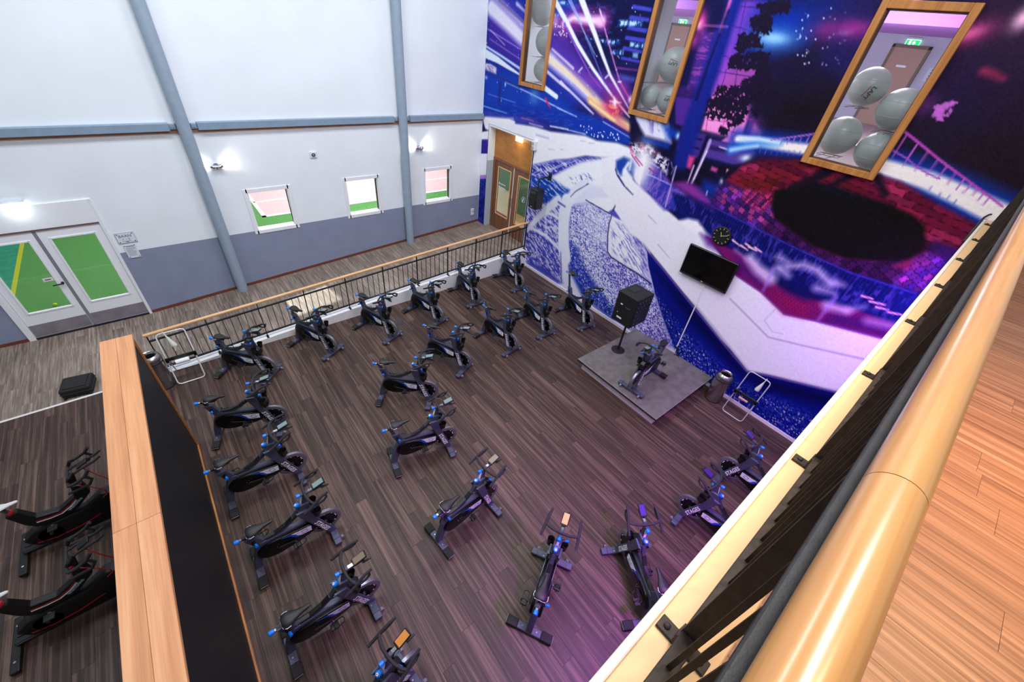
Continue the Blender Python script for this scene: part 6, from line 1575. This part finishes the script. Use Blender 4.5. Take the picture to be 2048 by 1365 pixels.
# ================================================================== suitcase, floor lid
su = thing('suitcase', 'black soft trolley suitcase lying on the light corridor floor', 'suitcase', (-2.36, 8.33, -.134), math.radians(-8))
MB().box(-.21, .20, -.14, .26, .02, .19).obj('shell', mat('black_nylon', (20, 20, 22), .7, bump=.2, bscale=200), su, .035, 3)
MB().box(-.16, .15, -.10, .21, .185, .205).obj('front_pocket', mat('black_nylon', (20, 20, 22), .7), su, .012, 2)
MB().box(-.213, .203, -.143, .263, .095, .11).obj('zip_line', mat('zip_grey', (46, 46, 50), .5), su, .003)
MB().tube([(-.06, .262, .10), (-.05, .285, .10), (.05, .285, .10), (.06, .262, .10)], .009, 8).obj('carry_handle', BLACKP, su)
for sx in (-1, 1): MB().lathe([(.012, -.014), (.026, -.012), (.026, .012), (.012, .014)], (sx * .17 - .005, -.13, .026), (1, 0, 0), 14).obj('wheel', BLACKP, su)
fl_ = thing('floor_lid', 'round dark socket lid set in the floor between two spinning bikes', 'floor lid', (3.13, 7.21, .006))
MB().lathe([(.105, 0), (.105, .004), (.096, .006), (.0001, .006)], (0, 0, 0), n=36).obj('lid', mat('lid_grey', (62, 62, 64), .5, .3), fl_)
MB().box(-.03, .03, -.008, .008, .006, .008).obj('lift_slot', BLACKP, fl_)

# ================================================================== indoor training bikes behind the partition
MATB = mat('matt_black_bike', (24, 23, 25), .45, .2)
RED = mat('red_stripe', (190, 34, 40), .45)
def watt(lab, x, y):
    t = thing('training_bike', lab, 'exercise bike', (x, y, .006), group='black training bikes with red stripes')
    rs = MB().cbox((0, 0, .05), (.075, .62, .055)).obj('rear_stabilizer', MATB, t, .010, 2)
    for sy in (-1, 1): MB().cyl((0, sy * .20, .077), (0, sy * .20, .083), .012, n=8).obj('bolt', CHROME, rs)
    MB().cbox((1.18, 0, .05), (.075, .55, .055)).obj('front_stabilizer', MATB, t, .010, 2)
    MB().box(.0, 1.18, -.035, .035, .055, .115).obj('base_rail', MATB, t, .008)
    for sy in (-1, 1): MB().box(.02, 1.16, sy * .045 - .006, sy * .045 + .006, .10, .116).obj('side_rail', mat('rail_dark_grey', (52, 52, 56), .4, .5), t)
    hs = MB().prism([(.10, .30), (.16, .16), (.30, .11), (1.02, .11), (1.16, .25), (1.18, .42), (1.06, .56), (.90, .58), (.70, .44), (.40, .42), (.22, .40)], 'y', -.065, .065, True).obj('drive_housing', MATB, t, .02, 2, 30)
    for sy in (-1, 1):
        y0, y1 = min(sy * .065, sy * .0665), max(sy * .065, sy * .0665)
        MB().prism(ribbon([(.18, .21), (.34, .175), (.55, .19), (.78, .26)], .016), 'y', y0, y1).obj('red_line', RED, hs)
        MB().lathe([(.0001, 0), (.03, 0), (.03, .003), (.0001, .003)], (1.0, sy * .065, .36), (0, sy, 0), 16).obj('hub_badge', RED, hs)
        MB().lathe([(.11, 0), (.12, .003), (.12, .0)], (.33, sy * .066, .27), (0, sy, 0), 24).obj('chain_cover', BLACKP, hs)
    bm_ = MB().prism([(.16, .77), (.26, .79), (.34, .60), (.52, .56), (.70, .68), (.74, .86), (.84, .84), (.84, .66), (.66, .48), (.50, .42), (.28, .44), (.22, .55)], 'y', -.042, .042).obj('main_beam', MATB, t, .014, 2)
    for sy in (-1, 1):
        y0, y1 = min(sy * .042, sy * .0438), max(sy * .042, sy * .0438)
        MB().prism(ribbon([(.31, .545), (.42, .525), (.52, .53), (.62, .585), (.70, .655)], .012), 'y', y0, y1).obj('red_stripe', RED, bm_)
        MB().prism(ribbon([(.31, .522), (.42, .502), (.52, .505), (.62, .56), (.70, .63)], .014), 'y', y0, y1).obj('white_stripe', LETW, bm_)
        X = Vector((.12, 0, .09)).normalized() * (-sy if sy > 0 else 1)
        X = X if sy < 0 else Vector((-.12, 0, -.09)).normalized()
        me = place_text(text_mesh('wattbike', .06, .0006, bold=.001), (.665, sy * .0445, .575), X, Vector((0, sy, 0)).cross(X)); me.materials.clear(); me.materials.append(mat('watt_letter', (176, 200, 226), .5)); link('lettering', me, bm_)
    MB().cyl((.21, 0, .76), (.185, 0, .88), .022, n=12).obj('seat_post', mat('alu_post', (150, 150, 154), .3, .9), t)
    MB().lathe([(.034, 0), (.034, .05)], (.215, 0, .755), (-.2, 0, 1), 14).obj('seat_clamp', RED, t)
    rings = []
    for xx, w, zt, th in ((.05, .05, .93, .02), (.065, .075, .935, .035), (.11, .08, .938, .045), (.17, .06, .934, .045), (.24, .03, .93, .04), (.31, .02, .93, .03), (.33, .012, .926, .02)):
        rings.append([(xx, w * math.cos(2 * PI * k / 12), zt - th / 2 + th / 2 * math.sin(2 * PI * k / 12)) for k in range(12)])
    sd = MB().loft(rings).obj('saddle', mat('saddle_white_red', (214, 210, 214), .5), t)
    MB().tube([(.07, -.078, .915), (.055, 0, .92), (.07, .078, .915)], .008, 6).obj('saddle_trim', RED, sd)
    # cranks
    for sy, a in ((-1, 1.1), (1, 1.1 + PI)):
        ex, ez = .33 + .17 * math.cos(a), .28 + .17 * math.sin(a)
        MB().prism(ribbon([(.33, .28), (ex, ez)], .03), 'y', min(sy * .08, sy * .095), max(sy * .08, sy * .095)).obj('crank_arm', mat('crank_alu', (120, 120, 124), .3, .9), t, .004)
        MB().cbox((ex, sy * .14, ez), (.09, .08, .02)).obj('pedal', BLACKP, t, .005)
    # handlebars
    hp = MB().prism([(.735, .84), (.80, .84), (.84, 1.02), (.78, 1.03)], 'y', -.02, .02).obj('handlebar_post', MATB, t, .006)
    MB().lathe([(.03, 0), (.034, .03), (.02, .045)], (.755, 0, .845), (-.4, 0, 1), 14).obj('adjuster_knob', RED, t)
    hb = MB().tube([(.80, -.20, 1.03), (.79, -.12, 1.035), (.79, .12, 1.035), (.80, .20, 1.03)], .014, 10).obj('handlebar', GRIP, t)
    for sy in (-1, 1):
        MB().tube([(.80, sy * .20, 1.03), (.88, sy * .205, 1.05), (.96, sy * .20, 1.09), (1.02, sy * .19, 1.16)], .017, 10).obj('hood', GRIP, hb)
        MB().tube([(.96, sy * .20, 1.09), (1.0, sy * .205, 1.02), (.95, sy * .21, .95), (.86, sy * .21, .94), (.76, sy * .21, .93)], .015, 8).obj('drop', GRIP, hb)
        MB().tube([(.80, sy * .06, 1.04), (.92, sy * .055, 1.09), (1.06, sy * .05, 1.13), (1.13, sy * .05, 1.17)], .014, 8).obj('aero_bar', GRIP, hb)
        MB().tube([(.80, sy * .13, 1.04), (.83, sy * .14, 1.09), (.87, sy * .10, 1.12)], .018, 8).obj('elbow_pad', BLACKP, hb)
    MB().cbox((.95, 0, 1.12), (.12, .08, .02), Matrix.Rotation(-.5, 3, 'Y')).obj('console', BLACKP, t, .005)
    MB().tube([(.93, -.02, 1.08), (1.02, -.10, .95), (1.10, -.12, .78), (1.02, -.09, .62), (.90, -.07, .52)], .006, 6).obj('red_cable', RED, t)
    MB().tube([(.80, -.05, .86), (.90, -.10, .80), (.98, -.11, .68), (.96, -.07, .56)], .006, 6).obj('red_cable', RED, t)
    return t
watt('black training bike with red stripes behind the partition, nearer the suitcase', -2.81, 5.13)
watt('black training bike with red stripes behind the partition, nearer the bottom edge', -2.81, 3.98)

# ================================================================== exercise balls behind the mural windows
BALLM = mat('silver_grey_vinyl', (188, 188, 181), .32, var=.05, vscale=6)
BALLS = [  # x, y, z, r, label
 (8.10, 2.00, 5.49, .235, 'grey exercise ball with red and black logo, upper left in the rightmost mural window'),
 (8.13, 1.535, 5.29, .255, 'grey exercise ball, upper right one in the rightmost mural window'),
 (8.10, 2.02, 4.86, .255, 'grey exercise ball, lower left one in the rightmost mural window'),
 (8.10, 1.51, 4.77, .245, 'grey exercise ball, lowest one at the bottom of the rightmost mural window'),
 (8.12, 5.15, 5.38, .285, 'grey exercise ball with lettering, big front one in the middle mural window'),
 (8.62, 5.52, 5.28, .215, 'grey exercise ball tucked behind the big one in the middle mural window'),
 (8.10, 5.47, 4.82, .205, 'grey exercise ball, bottom left one in the middle mural window'),
 (8.10, 5.02, 4.83, .24, 'grey exercise ball, bottom right one in the middle mural window'),
 (8.15, 9.00, 5.99, .29, 'grey exercise ball, topmost one in the leftmost mural window'),
 (8.10, 8.66, 5.43, .29, 'grey exercise ball, middle one in the leftmost mural window'),
 (8.10, 8.68, 4.87, .25, 'grey exercise ball, bottom one in the leftmost mural window'),
]
LOGOR, LOGOK = mat('logo_red', (180, 40, 44), .5), mat('logo_dark', (40, 44, 46), .5)
for i, (x, y, z, r, lab) in enumerate(BALLS):
    t = thing('exercise_ball', lab, 'ball', (x, y, z - r), group='grey exercise balls in the mural windows')
    MB().ball((0, 0, r), r, nu=36, nv=22).obj('ball_skin', BALLM, t)
    for zz_ in (-.35, .35):
        MB().lathe([(r * math.cos(zz_) * 1.002, -.004), (r * math.cos(zz_) * 1.006, 0), (r * math.cos(zz_) * 1.002, .004)], (0, 0, r + r * math.sin(zz_)), n=36).obj('moulded_rib', BALLM, t)
    if i in (0, 4, 7):
        d = Vector((-.86, -.38, .10 if i else -.25)).normalized(); Xv = Vector((-.3, .2, -.9)) if i == 0 else Vector((d.y, -d.x, .15))
        Xv = (Xv - d * Xv.dot(d)).normalized(); Yv = d.cross(Xv)
        O = Vector((0, 0, r)) + d * (r + .002)
        text('lettering', 'LAPT', .075, O, Xv, Yv, LOGOK, t, bold=.001)
        me = MB().add([O + Xv * a - Yv * b2 + d * .0 for a, b2 in ((-.07, .042), (.07, .042), (.07, .052), (-.07, .052))], [(0, 1, 2, 3)]).obj('logo_bar', LOGOR, t)
# wire shelves on the wall that carry the balls
PLACES = ['upper left ball of the rightmost', 'upper right ball of the rightmost', 'lower left ball of the rightmost', 'lowest ball of the rightmost', 'big front ball of the middle', 'hidden rear ball of the middle', 'bottom left ball of the middle', 'bottom right ball of the middle', 'topmost ball of the leftmost', 'middle ball of the leftmost', 'bottom ball of the leftmost']
for (x, y, z, r, lab), pl_ in zip(BALLS, PLACES):
    zb = z - r - .016; h = r * .55
    t = thing('ball_shelf', 'thin wire shelf under the %s mural window' % pl_, 'shelf', (7.72, y, zb), group='wire ball shelves')
    dx = x - 7.72
    MB().tube([(dx - h, -h, 0), (dx + h, -h, 0), (dx + h, h, 0), (dx - h, h, 0)], .005, 6, True).obj('shelf_rim', INOX, t)
    for yy_ in (-h * .5, h * .5): MB().tube([(0, yy_, 0), (dx + h, yy_, 0)], .005, 6).obj('shelf_rod', INOX, t)
    MB().tube([(dx, -h, .008), (dx, h, .008)], .006, 6).obj('cross_rod', INOX, t)

# doors, exit lamps and notices on the far wall of that room
WB = 17.99
DRB = mat('room_door_brown', (176, 140, 122), .6, var=.05)
for k, (yl, yr, zt) in enumerate(((4.34, 3.54, 6.25), (12.0, 11.2, 6.25))):
    d = struct(empty('door_%d' % (k + 3), (WB, (yl + yr) / 2, 4.3)))
    MB().box(-.05, .0, -.40, .40, 0, zt - 4.3).obj('door_leaf', DRB, d)
    b = MB(); b.box(-.07, .0, -.47, -.40, 0, zt - 4.23); b.box(-.07, .0, .40, .47, 0, zt - 4.23); b.box(-.07, .0, -.47, .47, zt - 4.3, zt - 4.22)
    b.obj('door_frame', mat('room_door_frame', (112, 92, 78), .6), d)
    MB().box(-.055, -.05, -.12, .12, 1.50, 1.55).obj('door_plate', WFRAME, d)
GE = ((180, 255, 210), (40, 200, 110))
exit_lamp('exit_light', 'green exit lamp over the brown door seen through the rightmost mural window', (WB, 3.98, 6.40), -PI / 2, .36, GE, 2.0)
exit_lamp('exit_light', 'green exit lamp over the brown door seen through the middle mural window', (WB, 11.6, 6.40), -PI / 2, .36, GE, 2.0)
pn = thing('notice_board', 'pale notice sheet on the far wall right of the brown door', 'notice', (WB, 3.05, 5.55))
MB().box(-.02, 0, -.22, .22, 0, .32).obj('sheet', mat('notice_pale', (206, 212, 226), .6), pn)
b = MB()
for r_ in range(4):
    for c_ in range(3): b.box(-.022, -.02, -.17 + c_ * .12, -.09 + c_ * .12, .04 + r_ * .07, .085 + r_ * .07)
o = b.obj('printed_pictures', mat('notice_print', (140, 150, 176), .6), pn); o['kind'] = 'stuff'
fa = MB().box(WB - .06, WB, 3.02, 3.16, 5.28, 5.42).obj('fire_alarm', mat('alarm_red', (190, 60, 60), .5), None, .01); tag(fa, 'small red fire alarm box on the far wall below the notice sheet', 'alarm')
